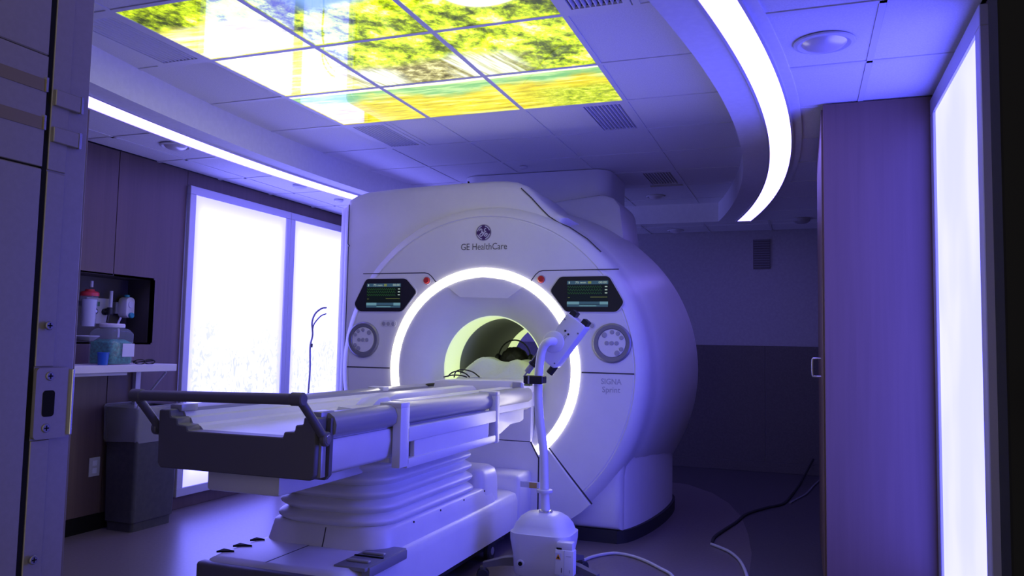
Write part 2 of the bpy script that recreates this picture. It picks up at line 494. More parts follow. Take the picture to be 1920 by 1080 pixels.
# ================================================================== THE SETTING
# ---- floor
fl = link('floor', to_me(bm_box(-4.45, 0.75, -0.4, 8.45, -0.06, 0.0)), M_floor)
tag(fl, kind='structure')
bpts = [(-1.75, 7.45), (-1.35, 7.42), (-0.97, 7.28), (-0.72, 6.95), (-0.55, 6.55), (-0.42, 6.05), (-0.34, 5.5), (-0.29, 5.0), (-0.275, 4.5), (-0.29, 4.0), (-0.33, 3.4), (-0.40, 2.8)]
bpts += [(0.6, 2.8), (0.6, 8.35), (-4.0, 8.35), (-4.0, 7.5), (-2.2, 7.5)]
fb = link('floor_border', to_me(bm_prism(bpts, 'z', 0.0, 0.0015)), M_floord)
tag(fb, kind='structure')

# ---- left wall of laminate panels with a niche
wl = setting('wall_left', (-4.2, 4.0, 0.0))
box('backing', -4.46, -4.42, 1.0, 8.45, 0.0, 2.62, M_niche, wl)
def wpan(y0, y1, z0, z1): box('panel', -4.19, -4.16, y0 + 0.002, y1 - 0.002, z0, z1, M_wood, wl, 0.002, 1)
NY0, NY1, NZ0, NZ1 = 3.20, 4.24, 1.170, 1.597
for y0, y1 in ((1.06, 2.35), (2.35, 3.20)): wpan(y0, y1, 0.10, L)
wpan(3.20, 3.90, NZ1, L); wpan(3.20, 3.90, 0.10, NZ0)
prism('panel', [(3.902, 0.10), (4.506, 0.10), (4.506, L), (3.902, L), (3.902, NZ1), (NY1, NZ1), (NY1, NZ0), (3.902, NZ0)], 'x', -4.19, -4.16, M_wood, wl)
wpan(4.508, 6.92, 2.31, L); wpan(4.508, 6.92, 0.0, 0.088); wpan(6.92, 8.35, 0.10, L)
for nm, b in (('niche_back', (-4.40, -4.385, NY0, NY1, NZ0, NZ1)), ('niche_top', (-4.40, -4.16, NY0, NY1, NZ1, NZ1 + 0.012)),
              ('niche_bottom', (-4.40, -4.16, NY0, NY1, NZ0 - 0.012, NZ0)), ('niche_side', (-4.40, -4.16, NY1, NY1 + 0.012, NZ0, NZ1)),
              ('niche_side', (-4.40, -4.16, NY0 - 0.012, NY0, NZ0, NZ1))):
    box(nm, *b, M_niche, wl)
bb = box('baseboard_left', -4.19, -4.155, 1.06, 4.508, 0.0, 0.10, M_dark); tag(bb, kind='structure')

# ---- back wall
wb = setting('wall_back', (-1.8, 8.4, 0.0))
box('plaster', -4.45, 0.75, 8.37, 8.45, 0.0, 2.6, M_wallpaint, wb)
for i in range(5):
    x0 = -4.16 + 0.952 * i
    box('wainscot_panel', x0 + 0.002, x0 + 0.950, 8.345, 8.37, 0.10, 1.245, M_wains, wb, 0.002, 1)
bb = box('baseboard_back', -4.16, 0.6, 8.335, 8.37, 0.0, 0.10, M_wains, None, 0.004, 1); tag(bb, kind='structure')

# ---- right wall
wr = setting('wall_right', (0.62, 4.0, 0.0))
box('panel', 0.60, 0.63, 1.06, 2.93, 0.0, L, M_wood, wr)
box('panel', 0.60, 0.63, 2.934, 4.10, 0.0, L, M_wood, wr)
box('panel', 0.60, 0.63, 4.104, 8.37, 0.0, L, M_wallpaint, wr)
box('backing', 0.63, 0.70, 1.0, 8.45, 0.0, 2.62, M_niche, wr)

# ---- front wall around the doorway (the camera looks in through it)
wf = setting('wall_front', (-2.0, 1.0, 0.0))
box('panel', -4.45, -1.34, 0.90, 1.06, 0.0, 2.62, M_wallpaint, wf)
box('header', -1.34, 0.70, 0.90, 1.06, 2.16, 2.62, M_wallpaint, wf)
box('panel', 0.36, 0.70, 0.90, 1.06, 0.0, 2.16, M_niche, wf)

# ---- ceiling
ARC_R, ARC_Y = 11.5, 4.6
def arcx(apex, sgn, y): return apex + sgn * (y - ARC_Y) ** 2 / (2 * ARC_R)
TY0, TY1 = 1.30, 7.65          # tray extent along the room
ce = setting('ceiling', (-1.8, 4.5, L))
_proto = {}
def tile(x0, x1, y0, y1, z):
    g = 0.011
    key = (round(x1 - x0, 3), round(y1 - y0, 3))
    c = Vector(((x0 + x1) / 2, (y0 + y1) / 2, z + 0.012))
    if key not in _proto:
        _proto[key] = box('ceiling_tile', x0 + g, x1 - g, y0 + g, y1 - g, z + 0.004, z + 0.020, M_tile, ce, 0.003, 1)
    else:
        place(_proto[key], c, ce)
def bar_x(x0, x1, y, z, w=0.024): box('grid_bar', x0, x1, y - w / 2, y + w / 2, z, z + 0.012, M_bar, ce)
def bar_y(x, y0, y1, z, w=0.024): box('grid_bar', x - w / 2, x + w / 2, y0, y1, z, z + 0.012, M_bar, ce)
GX, GY, G = -2.758, 2.493, 0.61
skip = {(0, 0), (1, 0), (2, 0), (0, 1), (1, 1), (2, 1), (0, 2), (1, 2), (2, 2)}
vents = {(-1, 0): 'r', (0, 3): 'l', (2, 3): 'r', (3, 0): 'l', (2, 6): 'r'}
def gx(i): return GX + G * i
def gy(j): return GY + G * j
for i in range(-1, 4):
    for j in range(-2, 9):
        if (i, j) in skip: continue
        if (i, j) in vents:
            if vents[(i, j)] == 'l': tile(gx(i) + G / 2, gx(i + 1), gy(j), gy(j + 1), T)
            else: tile(gx(i), gx(i) + G / 2, gy(j), gy(j + 1), T)
            continue
        tile(gx(i), gx(i + 1), gy(j), gy(j + 1), T)
for i in range(-1, 5): bar_y(gx(i), gy(-2), gy(9), T)
for (i, j) in vents: bar_y(gx(i) + G / 2 + 0.003, gy(j) + 0.012, gy(j + 1) - 0.012, T, 0.030)
for j in range(-2, 10):
    for i in range(-1, 4): bar_x(gx(i) + 0.012, gx(i + 1) - 0.012, gy(j), T)

# soffit bands with curved inner edges, open tray between them
def band(name, xa, xb, sgn, z0, z1, m, parent, y0=TY0, y1=TY1, n=36):
    v = []; f = []
    for i in range(n + 1):
        y = y0 + (y1 - y0) * i / n
        a, b = arcx(xa, sgn, y), arcx(xb, sgn, y)
        v += [(a, y, z0), (b, y, z0), (b, y, z1), (a, y, z1)]
    for i in range(n):
        a, b = 4 * i, 4 * i + 4
        for k in range(4): f.append([a + k, a + (k + 1) % 4, b + (k + 1) % 4, b + k])
    f += [[0, 1, 2, 3], [4 * n + 3, 4 * n + 2, 4 * n + 1, 4 * n]]
    return link(name, to_me(raw(v, f)), m, parent, 30)
LT, RT = -3.31, -0.335
band('soffit', LT, -3.655, 1, L - 0.004, T + 0.03, M_soffit, ce)
band('soffit', RT, 0.005, -1, L - 0.004, T + 0.03, M_soffit, ce)
box('soffit', -3.2, -0.45, TY1, TY1 + 0.09, L - 0.004, T + 0.03, M_soffit, ce)
box('soffit', -4.16, 0.60, 1.06, TY0 + 0.02, L - 0.004, T + 0.03, M_soffit, ce)
# lower ceiling: left aisle
for k in range(12):
    y0 = 1.173 + G * k; y1 = min(y0 + G, 8.37)
    if y1 - y0 < 0.1: continue
    xi = arcx(-3.50, 1, min(max((y0 + y1) / 2, TY0), TY1))
    tile(-4.16, -3.92, y0, y1, L); tile(-3.92, xi, y0, y1, L)
    bar_x(-4.16, xi, y0, L)
bar_y(-3.92, 1.173, 8.37, L)
# lower ceiling: right aisle
for k in range(10):
    y0 = 2.325 + G * k; y1 = min(y0 + G, 8.37)
    xi = arcx(-0.12, -1, min(max((y0 + y1) / 2, TY0), TY1))
    y1 = min(y1, 7.74)
    if y1 - y0 < 0.1: continue
    tile(0.27, 0.60, y0, y1, L); tile(xi, 0.27, y0, y1, L)
    bar_x(xi, 0.60, y0, L)
bar_y(0.27, 1.3, 7.74, L)
# lower ceiling: strip by the back wall
xs = [-3.34 + G * k for k in range(7)] + [0.60]
for a, b in zip([-3.42] + xs, xs):
    if b - a > 0.05:
        tile(a, b, TY1 + 0.09, 7.93, L); tile(a, b, 7.93, 8.37, L)
    bar_y(b, TY1 + 0.09, 8.37, L)
bar_x(-3.42, xs[-1], 7.93, L)
box('slab', -4.45, 0.70, 0.9, 8.45, T + 0.035, T + 0.08, M_niche, ce)

# ================================================================== CEILING FITTINGS
names9 = {(0, 0): 'luminous ceiling picture panel of yellow trees, corner nearest the doorway and left wall',
          (1, 0): 'luminous ceiling picture panel of treetops and blue sky, nearest row, middle column',
          (2, 0): 'luminous ceiling picture panel mirroring the white ring, nearest row beside the curved strip',
          (0, 1): 'luminous ceiling picture panel of pale dry slope, middle row on the left wall side',
          (1, 1): 'luminous ceiling picture panel at the centre, green trees with a small waterfall',
          (2, 1): 'luminous ceiling picture panel with trees and the wide waterfall, beside the curved strip',
          (0, 2): 'luminous ceiling picture panel of washed-out shore, farthest row on the left wall side',
          (1, 2): 'luminous ceiling picture panel of turquoise and golden water, farthest row, middle column',
          (2, 2): 'luminous ceiling picture panel of green water and grassy bank, farthest corner by the scanner'}
for (i, j), lab in names9.items():
    root = thing('picture_panel', ((gx(i) + gx(i + 1)) / 2, (gy(j) + gy(j + 1)) / 2, T), lab, 'light panel', 'luminous picture panels in the ceiling')
    box('picture_sheet', gx(i) + 0.013, gx(i + 1) - 0.013, gy(j) + 0.013, gy(j + 1) - 0.013, T + 0.003, T + 0.010, M_sky, root)
    box('back_tray', gx(i) + 0.013, gx(i + 1) - 0.013, gy(j) + 0.013, gy(j + 1) - 0.013, T + 0.011, T + 0.030, M_dark, root)

vent_lab = {(-1, 0): 'slotted ceiling air vent between left strip and the picture panels',
            (0, 3): 'pale ceiling air vent beyond the washed-out corner of the picture panels',
            (2, 3): 'slotted ceiling air vent beyond the grassy-bank picture panel',
            (3, 0): 'ceiling air vent at top edge, right of the picture panels',
            (2, 6): 'dark small ceiling air vent right of the scanner top'}
for (i, j), side in vents.items():
    x0 = gx(i) + (0.012 if side == 'l' else G / 2 + 0.018); x1 = x0 + G / 2 - 0.030
    y0, y1 = gy(j) + 0.012, gy(j + 1) - 0.012
    if (i, j) == (2, 6): y1 = y0 + 0.52
    r = thing('air_vent', ((x0 + x1) / 2, (y0 + y1) / 2, T), vent_lab[(i, j)], 'air vent', 'slotted air vents in the tray ceiling')
    fr = join([bm_box(x0, x1, y0, y0 + 0.03, T + 0.0, T + 0.012), bm_box(x0, x1, y1 - 0.03, y1, T, T + 0.012),
               bm_box(x0, x0 + 0.03, y0 + 0.03, y1 - 0.03, T, T + 0.012), bm_box(x1 - 0.03, x1, y0 + 0.03, y1 - 0.03, T, T + 0.012)])
    link('vent_frame', to_me(fr), M_bar, r)
    box('duct_back', x0 + 0.02, x1 - 0.02, y0 + 0.02, y1 - 0.02, T + 0.026, T + 0.032, M_dark, r)
    n = 9; s0 = None
    for k in range(n):
        xa = x0 + 0.034 + (x1 - x0 - 0.068) * (k + 0.5) / n
        if s0 is None:
            s0 = prism('slat', [(xa - 0.006, T + 0.001), (xa - 0.001, T + 0.001), (xa + 0.005, T + 0.018), (xa + 0.001, T + 0.018)], 'y', y0 + 0.03, y1 - 0.03, M_bar, r)
        else:
            place(s0, W[s0] + Vector((xa - (x0 + 0.034 + (x1 - x0 - 0.068) * 0.5 / n), 0, 0)), r)

def strip_light(xa, xb, sgn, label):
    r = thing('light_strip', ((xa + xb) / 2, 4.5, L), label, 'strip light', 'curved strip lights in the soffit')
    band('diffuser', xa, xb, sgn, L - 0.012, L - 0.005, M_strip, r, 1.6, 7.62, 48)
    d = 0.012 if xb > xa else -0.012
    band('trim', xa - d, xa, sgn, L - 0.016, L - 0.004, M_trim, r, 1.6, 7.63, 48)
    band('trim', xb, xb + d, sgn, L - 0.016, L - 0.004, M_trim, r, 1.6, 7.63, 48)
strip_light(-3.45, -3.60, 1, 'long curved white light strip along the left side of the ceiling')
strip_light(-0.172, -0.052, -1, 'curved white light strip bending away at the right of the ceiling')

def downlight(x, y, z, r, label):
    t = thing('downlight', (x, y, z), label, 'downlight', 'recessed ceiling downlights')
    rev('trim_ring', [(r, z), (r * 0.98, z - 0.006), (r * 0.86, z - 0.010), (r * 0.74, z - 0.004), (r * 0.74, z + 0.002)], (x, y, z), M_trim, t, 'z', 40)
    rev('reflector', [(r * 0.74, z - 0.003), (r * 0.62, z - 0.016), (r * 0.35, z - 0.026), (0.0, z - 0.030)], (x, y, z), M_lampcup, t, 'z', 32)
downlight(0.087, 3.269, L, 0.115, 'round unlit downlight in the bright ceiling beside the right-hand cabinet')
downlight(-3.69, 3.881, L, 0.095, 'round unlit downlight in the ceiling above the wall niche')
downlight(-1.25, 7.17, T, 0.085, 'unlit downlight in the dark tray ceiling behind the scanner')
downlight(-1.215, 8.16, L, 0.085, 'unlit downlight close to the back wall above the scanner')
def dome(name, x, y, z, r, h, m, label, cat):
    o = rev(name, [(0, z - h), (r * 0.6, z - h * 0.92), (r * 0.95, z - h * 0.55), (r, z - 0.004), (r, z)], (x, y, z), m, None, 'z', 28)
    return tag(o, label, cat)
dome('smoke_detector', -3.673, 5.17, L, 0.055, 0.028, M_trim, 'small white round detector on the left ceiling above the luminous wall panels', 'detector')
dome('sprinkler_cap', -3.714, 5.79, L, 0.04, 0.022, M_trim, 'tiny white cap on the ceiling at the far end of the left strip', 'sprinkler')
dome('smoke_detector', 0.0, 7.67, L, 0.075, 0.045, M_wallpaint, 'dim smoke detector on the ceiling by the back right corner', 'detector')
dome('sprinkler_cap', -2.02, 5.72, T, 0.03, 0.02, M_trim, 'tiny cap on the tray ceiling just above the scanner top', 'sprinkler')

# ================================================================== LUMINOUS WALL BOXES
def wall_box(xw, d, y0, y1, z0, z1, m, label, fw=0.06):
    """d = +1 faces +X, -1 faces -X"""
    r = thing('light_box', (xw, (y0 + y1) / 2, z0), label, 'light box', 'luminous panels on the walls')
    a, b = sorted((xw, xw + d * 0.032))
    for nm, bx in (('frame_rail', (a, b, y0, y1, z1 - fw, z1)), ('frame_rail', (a, b, y0, y1, z0, z0 + fw)),
                   ('frame_stile', (a, b, y0, y0 + fw, z0 + fw, z1 - fw)), ('frame_stile', (a, b, y1 - fw, y1, z0 + fw, z1 - fw))):
        box(nm, *bx, M_frame, r, 0.003, 1)
    a, b = sorted((xw + d * 0.006, xw + d * 0.020))
    box('diffuser_sheet', a, b, y0 + fw, y1 - fw, z0 + fw, z1 - fw, m, r)
wall_box(-4.16, 1, 4.512, 5.712, 0.090, 2.306, M_boxl, 'large luminous white wall panel next to the shelf, pale leaf print')
wall_box(-4.16, 1, 5.716, 6.916, 0.090, 2.306, M_boxl, 'luminous white wall panel partly hidden behind the scanner')
wall_box(0.60, -1, 2.99, 4.095, 0.05, 2.385, M_boxr, 'tall luminous bluish wall panel at the right beside the dark door', 0.075)

# hanging cable in front of the far left box
o = tube('hanging_cable', [(-4.08, 6.22, 1.51), (-4.09, 6.16, 1.50), (-4.10, 6.08, 1.45), (-4.10, 6.035, 1.37), (-4.10, 6.05, 1.26), (-4.10, 6.02, 1.15),
                           (-4.10, 6.03, 0.95), (-4.10, 6.018, 0.73), (-4.10, 6.03, 0.5), (-4.10, 6.05, 0.2)], 0.008, M_charcoal, None, 8)
link('cable_tail', to_me(bm_tube([(-4.08, 6.22, 1.455), (-4.09, 6.15, 1.43), (-4.10, 6.07, 1.36), (-4.10, 6.045, 1.30)], 0.006, 8, 6)), M_charcoal, o, 40)
cyl('cable_bead', (-4.10, 6.035, 1.165), 0.013, 0.035, 'z', M_black, o, 14, 0.004)
tag(o, 'thin dark cable hanging down in front of the far luminous panel', 'cable')

# ================================================================== DOORWAY
dj = thing('door_frame', (-1.25, 0.95, 0.0), 'grey steel door jamb with strike plate at the left edge', 'door frame')
JX = -1.2
box('jamb_panel', JX - 0.13, JX, 0.50, 0.966, 0.0, 1.4815, M_jamb, dj, 0.002, 1)
box('jamb_panel', JX - 0.13, JX, 0.50, 0.966, 1.4845, 1.6740, M_jamb, dj, 0.001, 1)
box('jamb_panel', JX - 0.13, JX, 0.50, 0.966, 1.6755, 2.16, M_jamb, dj, 0.002, 1)
box('groove', JX - 0.13, JX - 0.003, 0.966, 0.976, 0.0, 2.16, M_dark, dj)
box('jamb_stop', JX - 0.13, JX - 0.004, 0.976, 1.054, 0.0, 2.16, M_jamb, dj, 0.002, 1)
for z0, z1 in ((0.0, 1.026), (1.149, 1.4795), (1.4825, 2.16)):
    box('cover_strip', JX - 0.006, JX - 0.0012, 0.977, 1.012, z0, z1, M_jamb, dj, 0.001, 1)
for z0, z1 in ((1.612, 1.633), (1.547, 1.568)):
    box('contact_strip', JX - 0.01, JX + 0.0012, 0.50, 0.9655, z0, z1, M_brass, dj)
    box('end_tab', JX - 0.004, JX + 0.003, 0.962, 0.966, z0, z1 + 0.004, M_steel, dj)
for z0, z1 in ((1.594, 1.622), (1.531, 1.557)):
    box('latch_bar', JX - 0.002, JX + 0.005, 0.980, 1.030, z0, z1, M_jamb, dj, 0.001, 1)
    box('end_tab', JX - 0.001, JX + 0.006, 1.030, 1.035, z0 - 0.001, z1 + 0.001, M_steel, dj)
sp = link('strike_plate', to_me(bm_prism(rrect(1.010, 1.0875, 0.034, 0.0595, 0.008), 'x', JX - 0.002, JX + 0.0045)), M_jamb, dj)
box('strike_lip', JX + 0.001, JX + 0.009, 1.042, 1.047, 1.031, 1.144, M_steel, sp, 0.001, 1)
link('strike_hole', to_me(bm_prism(rrect(1.001, 1.087, 0.0115, 0.022, 0.006), 'x', JX + 0.004, JX + 0.0050)), M_dark, sp)
def screw(y, z, par, r=0.0075):
    s = cyl('screw', (JX + 0.0045, y, z), r, 0.004, 'x', M_screw, par, 18, 0.001)
    box('slot', JX + 0.0060, JX + 0.0067, y - r * 0.6, y + r * 0.6, z - 0.0011, z + 0.0011, M_dark, s) if par is dj else None
    box('slot', JX + 0.0060, JX + 0.0067, y - 0.0011, y + 0.0011, z - r * 0.6, z + r * 0.6, M_dark, s) if par is dj else None
screw(0.994, 1.218, dj); screw(0.991, 0.831, dj); screw(1.001, 1.133, dj); screw(0.999, 1.046, dj)
box('outer_trim', JX - 0.20, JX - 0.035, 1.055, 1.085, 0.0, 1.62, M_brass, dj, 0.002, 1)

dr = thing('open_door', (0.28, 1.0, 0.0), 'near-black door leaf with a steel lever handle at the right edge', 'door')
box('leaf', 0.2055, 0.36, 0.985, 1.035, 0.0, 2.15, M_dark, dr, 0.002, 1)
lv = link('lever', to_me(join([bm_box(0.216, 0.34, 0.940, 0.955, 1.146, 1.161, 0.003, 2), bm_box(0.29, 0.31, 0.95, 0.986, 1.144, 1.163, 0.003, 2)])), M_steel, dr)
cyl('rosette', (0.30, 0.981, 1.153), 0.026, 0.008, 'y', M_steel, dr, 28, 0.002)

# ================================================================== TALL CABINET BY THE RIGHT WALL
cb = thing('tall_cabinet', (0.35, 4.7, 0.0), 'floor-to-ceiling dark wood laminate cabinet beside the right luminous panel', 'cabinet')
box('carcass', 0.110, 0.598, 4.122, 5.30, 0.0, L - 0.003, M_woodr, cb)
box('end_panel', 0.100, 0.598, 4.100, 4.120, 0.0, L - 0.003, M_woodr, cb, 0.002, 1)
d1 = box('cabinet_door', 0.092, 0.108, 4.126, 4.71, 0.06, L - 0.02, M_woodr, cb, 0.002, 1)
d2 = box('cabinet_door', 0.092, 0.108, 4.716, 5.296, 0.06, L - 0.02, M_woodr, cb, 0.002, 1)
tube('handle', [(0.092, 4.60, 1.066), (0.060, 4.60, 1.066), (0.050, 4.60, 1.076), (0.050, 4.60, 1.152), (0.060, 4.60, 1.162), (0.092, 4.60, 1.162)], 0.006, M_steel, d1, 10, 4)

# back wall return-air grille
gr = thing('wall_grille', (-0.38, 8.37, 2.0), 'dark louvred grille high on the back wall', 'grille')
box('grille_back', -0.465, -0.300, 8.360, 8.37, 2.02, 2.32, M_wains, gr)
s0 = None
for k in range(12):
    z = 2.035 + 0.0245 * k
    if s0 is None: s0 = box('louvre', -0.46, -0.305, 8.350, 8.360, z, z + 0.014, M_wallgr, gr)
    else: place(s0, W[s0] + Vector((0, 0, 0.0245 * k)), gr)

# ================================================================== SCANNER
CX, CZ = -1.96, 1.04
sc_ = thing('mri_scanner', (CX, 5.6, 0.0), 'large white scanner gantry with a glowing white ring around its bore', 'MRI scanner')
CEN = (CX, 0, CZ)

# front cover outline (X, z)
out = [(-3.09, 0.075), (-3.09, 0.6), (-3.09, 1.2), (-3.09, 1.8), (-3.09, 2.12), (-3.08, 2.18), (-3.05, 2.225), (-2.99, 2.255), (-2.90, 2.275), (-2.70, 2.288), (-2.42, 2.297),
       (-2.15, 2.302), (-1.95, 2.303), (-1.86, 2.300), (-1.78, 2.287), (-1.71, 2.258), (-1.655, 2.212), (-1.605, 2.158), (-1.55, 2.108), (-1.495, 2.066), (-1.43, 2.035)]
a0 = math.acos((-1.37 - CX) / 1.085)
for k in range(0, 30):
    a = math.asin((2.00 - CZ) / 1.085) + (math.asin((0.47 - CZ) / 1.085) - math.asin((2.00 - CZ) / 1.085)) * k / 29
    out.append((CX + 1.085 * math.cos(a), CZ + 1.085 * math.sin(a)))
out += [(-1.045, 0.40), (-1.045, 0.25), (-1.045, 0.075), (-1.4, 0.075), (-2.0, 0.075), (-2.6, 0.075)]
def offset(pts, d):
    res = []; n = len(pts)
    for i in range(n):
        a = Vector(pts[i - 1]); b = Vector(pts[i]); c = Vector(pts[(i + 1) % n])
        e1 = (b - a).normalized(); e2 = (c - b).normalized()
        n1 = Vector((e1.y, -e1.x)); n2 = Vector((e2.y, -e2.x))
        m = (n1 + n2); m = m / max(m.length_squared / 2, 0.4)
        res.append((b.x + m.x * d, b.y + m.y * d))
    return res
def cover_mesh():
    lv_ = [(0.0, 5.60), (0.0, 4.935), (0.008, 4.905), (0.025, 4.885), (0.055, 4.875)]
    loops = []
    for d, y in lv_:
        loops.append([(x, y, z) for x, z in (offset(out, d) if d else out)])
    bm = loft(loops, cap=False)
    bm.verts.ensure_lookup_table(); bm.edges.ensure_lookup_table()
    n = len(out)
    for base, y in ((len(loops) - 1) * n, 4.875), (0, 5.60):
        es = [bm.edges.get((bm.verts[base + k], bm.verts[base + (k + 1) % n])) for k in range(n)]
        cv = [bm.verts.new((CX + 0.82 * math.cos(2 * math.pi * k / 48), y, CZ + 0.82 * math.sin(2 * math.pi * k / 48))) for k in range(48)]
        bm.verts.ensure_lookup_table()
        es += [bm.edges.new((cv[k], cv[(k + 1) % 48])) for k in range(48)]
        bmesh.ops.triangle_fill(bm, use_beauty=True, use_dissolve=False, edges=es)
        bm.verts.ensure_lookup_table()
    return bm
link('front_cover', to_me(cover_mesh()), M_white, sc_, 40)

# round face plate, cut level with the floor skirt
def clip_low(bm, z):
    bmesh.ops.bisect_plane(bm, geom=bm.verts[:] + bm.edges[:] + bm.faces[:], plane_co=(0, 0, z), plane_no=(0, 0, -1), clear_outer=True)
    return bm
face = bm_rev([(0.655, 4.83), (0.655, 4.80), (0.80, 4.80), (0.97, 4.80), (0.994, 4.801), (0.999, 4.806), (1.002, 4.806), (1.007, 4.801), (1.020, 4.806), (1.050, 4.828), (1.070, 4.855), (1.080, 4.90)], CEN, 'y', 128)
link('face_plate', to_me(clip_low(face, 0.078)), M_white, sc_, 40)
rev('ring_light', [(0.604, 4.803), (0.606, 4.797), (0.612, 4.794), (0.634, 4.793), (0.655, 4.794), (0.661, 4.797), (0.663, 4.803), (0.656, 4.815), (0.608, 4.815)], CEN, M_ring, sc_, 'y', 128, True)
rev('bore_flare', [(0.606, 4.800), (0.585, 4.803), (0.54, 4.818), (0.48, 4.850), (0.43, 4.893), (0.385, 4.950), (0.358, 5.000)], CEN, M_white, sc_, 'y', 96)
rev('bore_light', [(0.358, 5.000), (0.350, 5.004), (0.350, 5.245)], CEN, M_borel, sc_, 'y', 96)
rev('bore_lining', [(0.350, 5.245), (0.347, 5.248), (0.347, 6.15)], CEN, M_bore, sc_, 'y', 96)
rev('bore_light', [(0.347, 6.15), (0.350, 6.152), (0.352, 6.36)], CEN, M_borel, sc_, 'y', 96)
rev('bore_flare', [(0.352, 6.36), (0.40, 6.42), (0.50, 6.50), (0.62, 6.545), (1.02, 6.555)], CEN, M_white, sc_, 'y', 96)
# magnet body behind the cover
mag = bm_rev([(1.02, 6.555), (1.10, 6.52), (1.17, 6.42), (1.205, 6.25), (1.212, 6.05), (1.20, 5.8), (1.17, 5.5), (1.13, 5.22), (1.10, 5.08), (1.088, 5.05), (1.088, 4.95), (1.078, 4.90)], CEN, 'y', 112)
link('magnet_body', to_me(clip_low(mag, 0.078)), M_white, sc_, 40)
plan = [(-3.05, 4.93), (-1.08, 4.93), (-1.035, 4.97), (-0.985, 5.15), (-0.945, 5.4), (-0.920, 5.7), (-0.918, 6.0), (-0.945, 6.22), (-1.02, 6.40), (-1.15, 6.48), (-2.9, 6.48), (-3.05, 6.4)]
def round_side(pl_):
    side = [(p.x, p.y) for p in smooth_path([(x, y, 0) for x, y in pl_[1:10]], 5)]
    return pl_[:1] + side + pl_[10:]
link('pedestal', to_me(bm_prism(round_side(plan), 'z', 0.075, 0.72)), M_white, sc_, 40)
skirt = [(-3.06, 4.89), (-1.075, 4.89), (-1.02, 4.96), (-0.965, 5.15), (-0.925, 5.4), (-0.90, 5.7), (-0.90, 6.0), (-0.93, 6.24), (-1.02, 6.42), (-1.15, 6.5), (-2.9, 6.5), (-3.06, 6.4)]
link('floor_skirt', to_me(bm_prism(round_side(skirt), 'z', 0.0, 0.078)), M_rubber, sc_, 40)
# left flank
flank = rrect(-2.80, 5.68, 0.395, 0.72, 0.10, 6)
link('side_cover', to_me(bm_prism(flank, 'z', 0.075, 2.19, 0.03, 2)), M_white, sc_, 40)
# turret and service shroud behind the front cover, rising to the ceiling
link('service_shroud', to_me(bm_prism(rrect(-2.02, 6.30, 0.62, 0.36, 0.14, 8), 'z', 1.9, T - 0.002)), M_white, sc_, 40)
link('turret', to_me(bm_prism([(-2.0, 1.7), (-2.0, 2.30), (-1.42, 2.365), (-1.33, 2.33), (-1.285, 2.27), (-1.255, 2.05), (-1.25, 1.7)], 'y', 5.84, 6.44, 0.03, 2)), M_white, sc_, 40)
# docking block under the bore
link('dock_block', to_me(bm_box(-2.32, -1.60, 4.56, 4.82, 0.10, 0.425, 0.03, 3)), M_white, sc_, 40)
# trapezoid hood above the bore opening
hv = [(-2.235, 4.800, 1.592), (-2.122, 4.802, 1.512), (-1.790, 4.802, 1.505), (-1.685, 4.800, 1.575), (-1.80, 4.800, 1.622), (-1.96, 4.797, 1.643), (-2.12, 4.800, 1.622)]
hb = [(x, y + 0.10, z + 0.02) for x, y, z in hv]
hood = raw(hv + hb, [list(range(7)), list(range(13, 6, -1))] + [[k, (k + 1) % 7, 7 + (k + 1) % 7, 7 + k] for k in range(7)])
link('bore_hood', to_me(hood), M_white, sc_, 30)

# seams
YF = 4.80
def seam(pts, w=0.006, y=YF): return link('seam', to_me(strip_line(pts, w, y)), M_seam, sc_, None)
seam([(-2.86, 1.676), (-2.60, 1.676), (-2.385, 1.676), (-2.36, 1.671), (-2.335, 1.652), (-2.30, 1.612)])
seam([(-1.06, 1.682), (-1.30, 1.681), (-1.55, 1.680), (-1.575, 1.675), (-1.60, 1.655), (-1.632, 1.612)])
seam([(-2.965, 1.031), (-2.63, 1.031)], 0.008)
seam([(-1.288, 1.042), (-0.96, 1.042)], 0.008)
lp_half = [(0.355, 0.845), (0.355, 0.600), (0.410, 0.520), (0.470, 0.560), (0.600, 0.405), (0.742, 0.243), (0.685, 0.190), (0.610, 0.138), (0.520, 0.080)]
link('lower_panel', to_me(bm_prism([(CX + a, b) for a, b in lp_half] + [(CX - a, b) for a, b in lp_half[::-1]], 'y', 4.776, 4.83, 0.003, 1)), M_white, sc_, 30)
seam([(-1.492, 0.566), (-1.36, 0.413), (-1.212, 0.245)], 0.010)
YL = 4.776
seam([(-1.605, 0.60), (-1.55, 0.50), (-1.55, 0.10)], 0.009, YL)
seam([(-1.55, 0.50), (-1.535, 0.52)], 0.008, YL)
seam([(-1.61, 0.60), (-1.72, 0.60), (-2.3, 0.605)], 0.005, YL)
link('seam', to_me(strip_line([(-1.735, 2.235), (-1.66, 2.165), (-1.60, 2.10), (-1.54, 2.04), (-1.47, 1.995), (-1.40, 1.965), (-1.28, 1.885), (-1.19, 1.800)], 0.007, 4.872)), M_seam, sc_, None)
link('seam', to_me(strip_line([(-3.035, 2.18), (-3.035, 1.90), (-3.02, 1.88)], 0.006, 4.872)), M_seam, sc_, None)
link('seam', to_me(strip_line([(-3.03, 1.88), (-3.03, 0.8)], 0.005, 4.872)), M_seam, sc_, None)
box('screw_hole', -2.145, -2.139, 4.93, 4.95, 2.294, 2.315, M_dark, sc_)

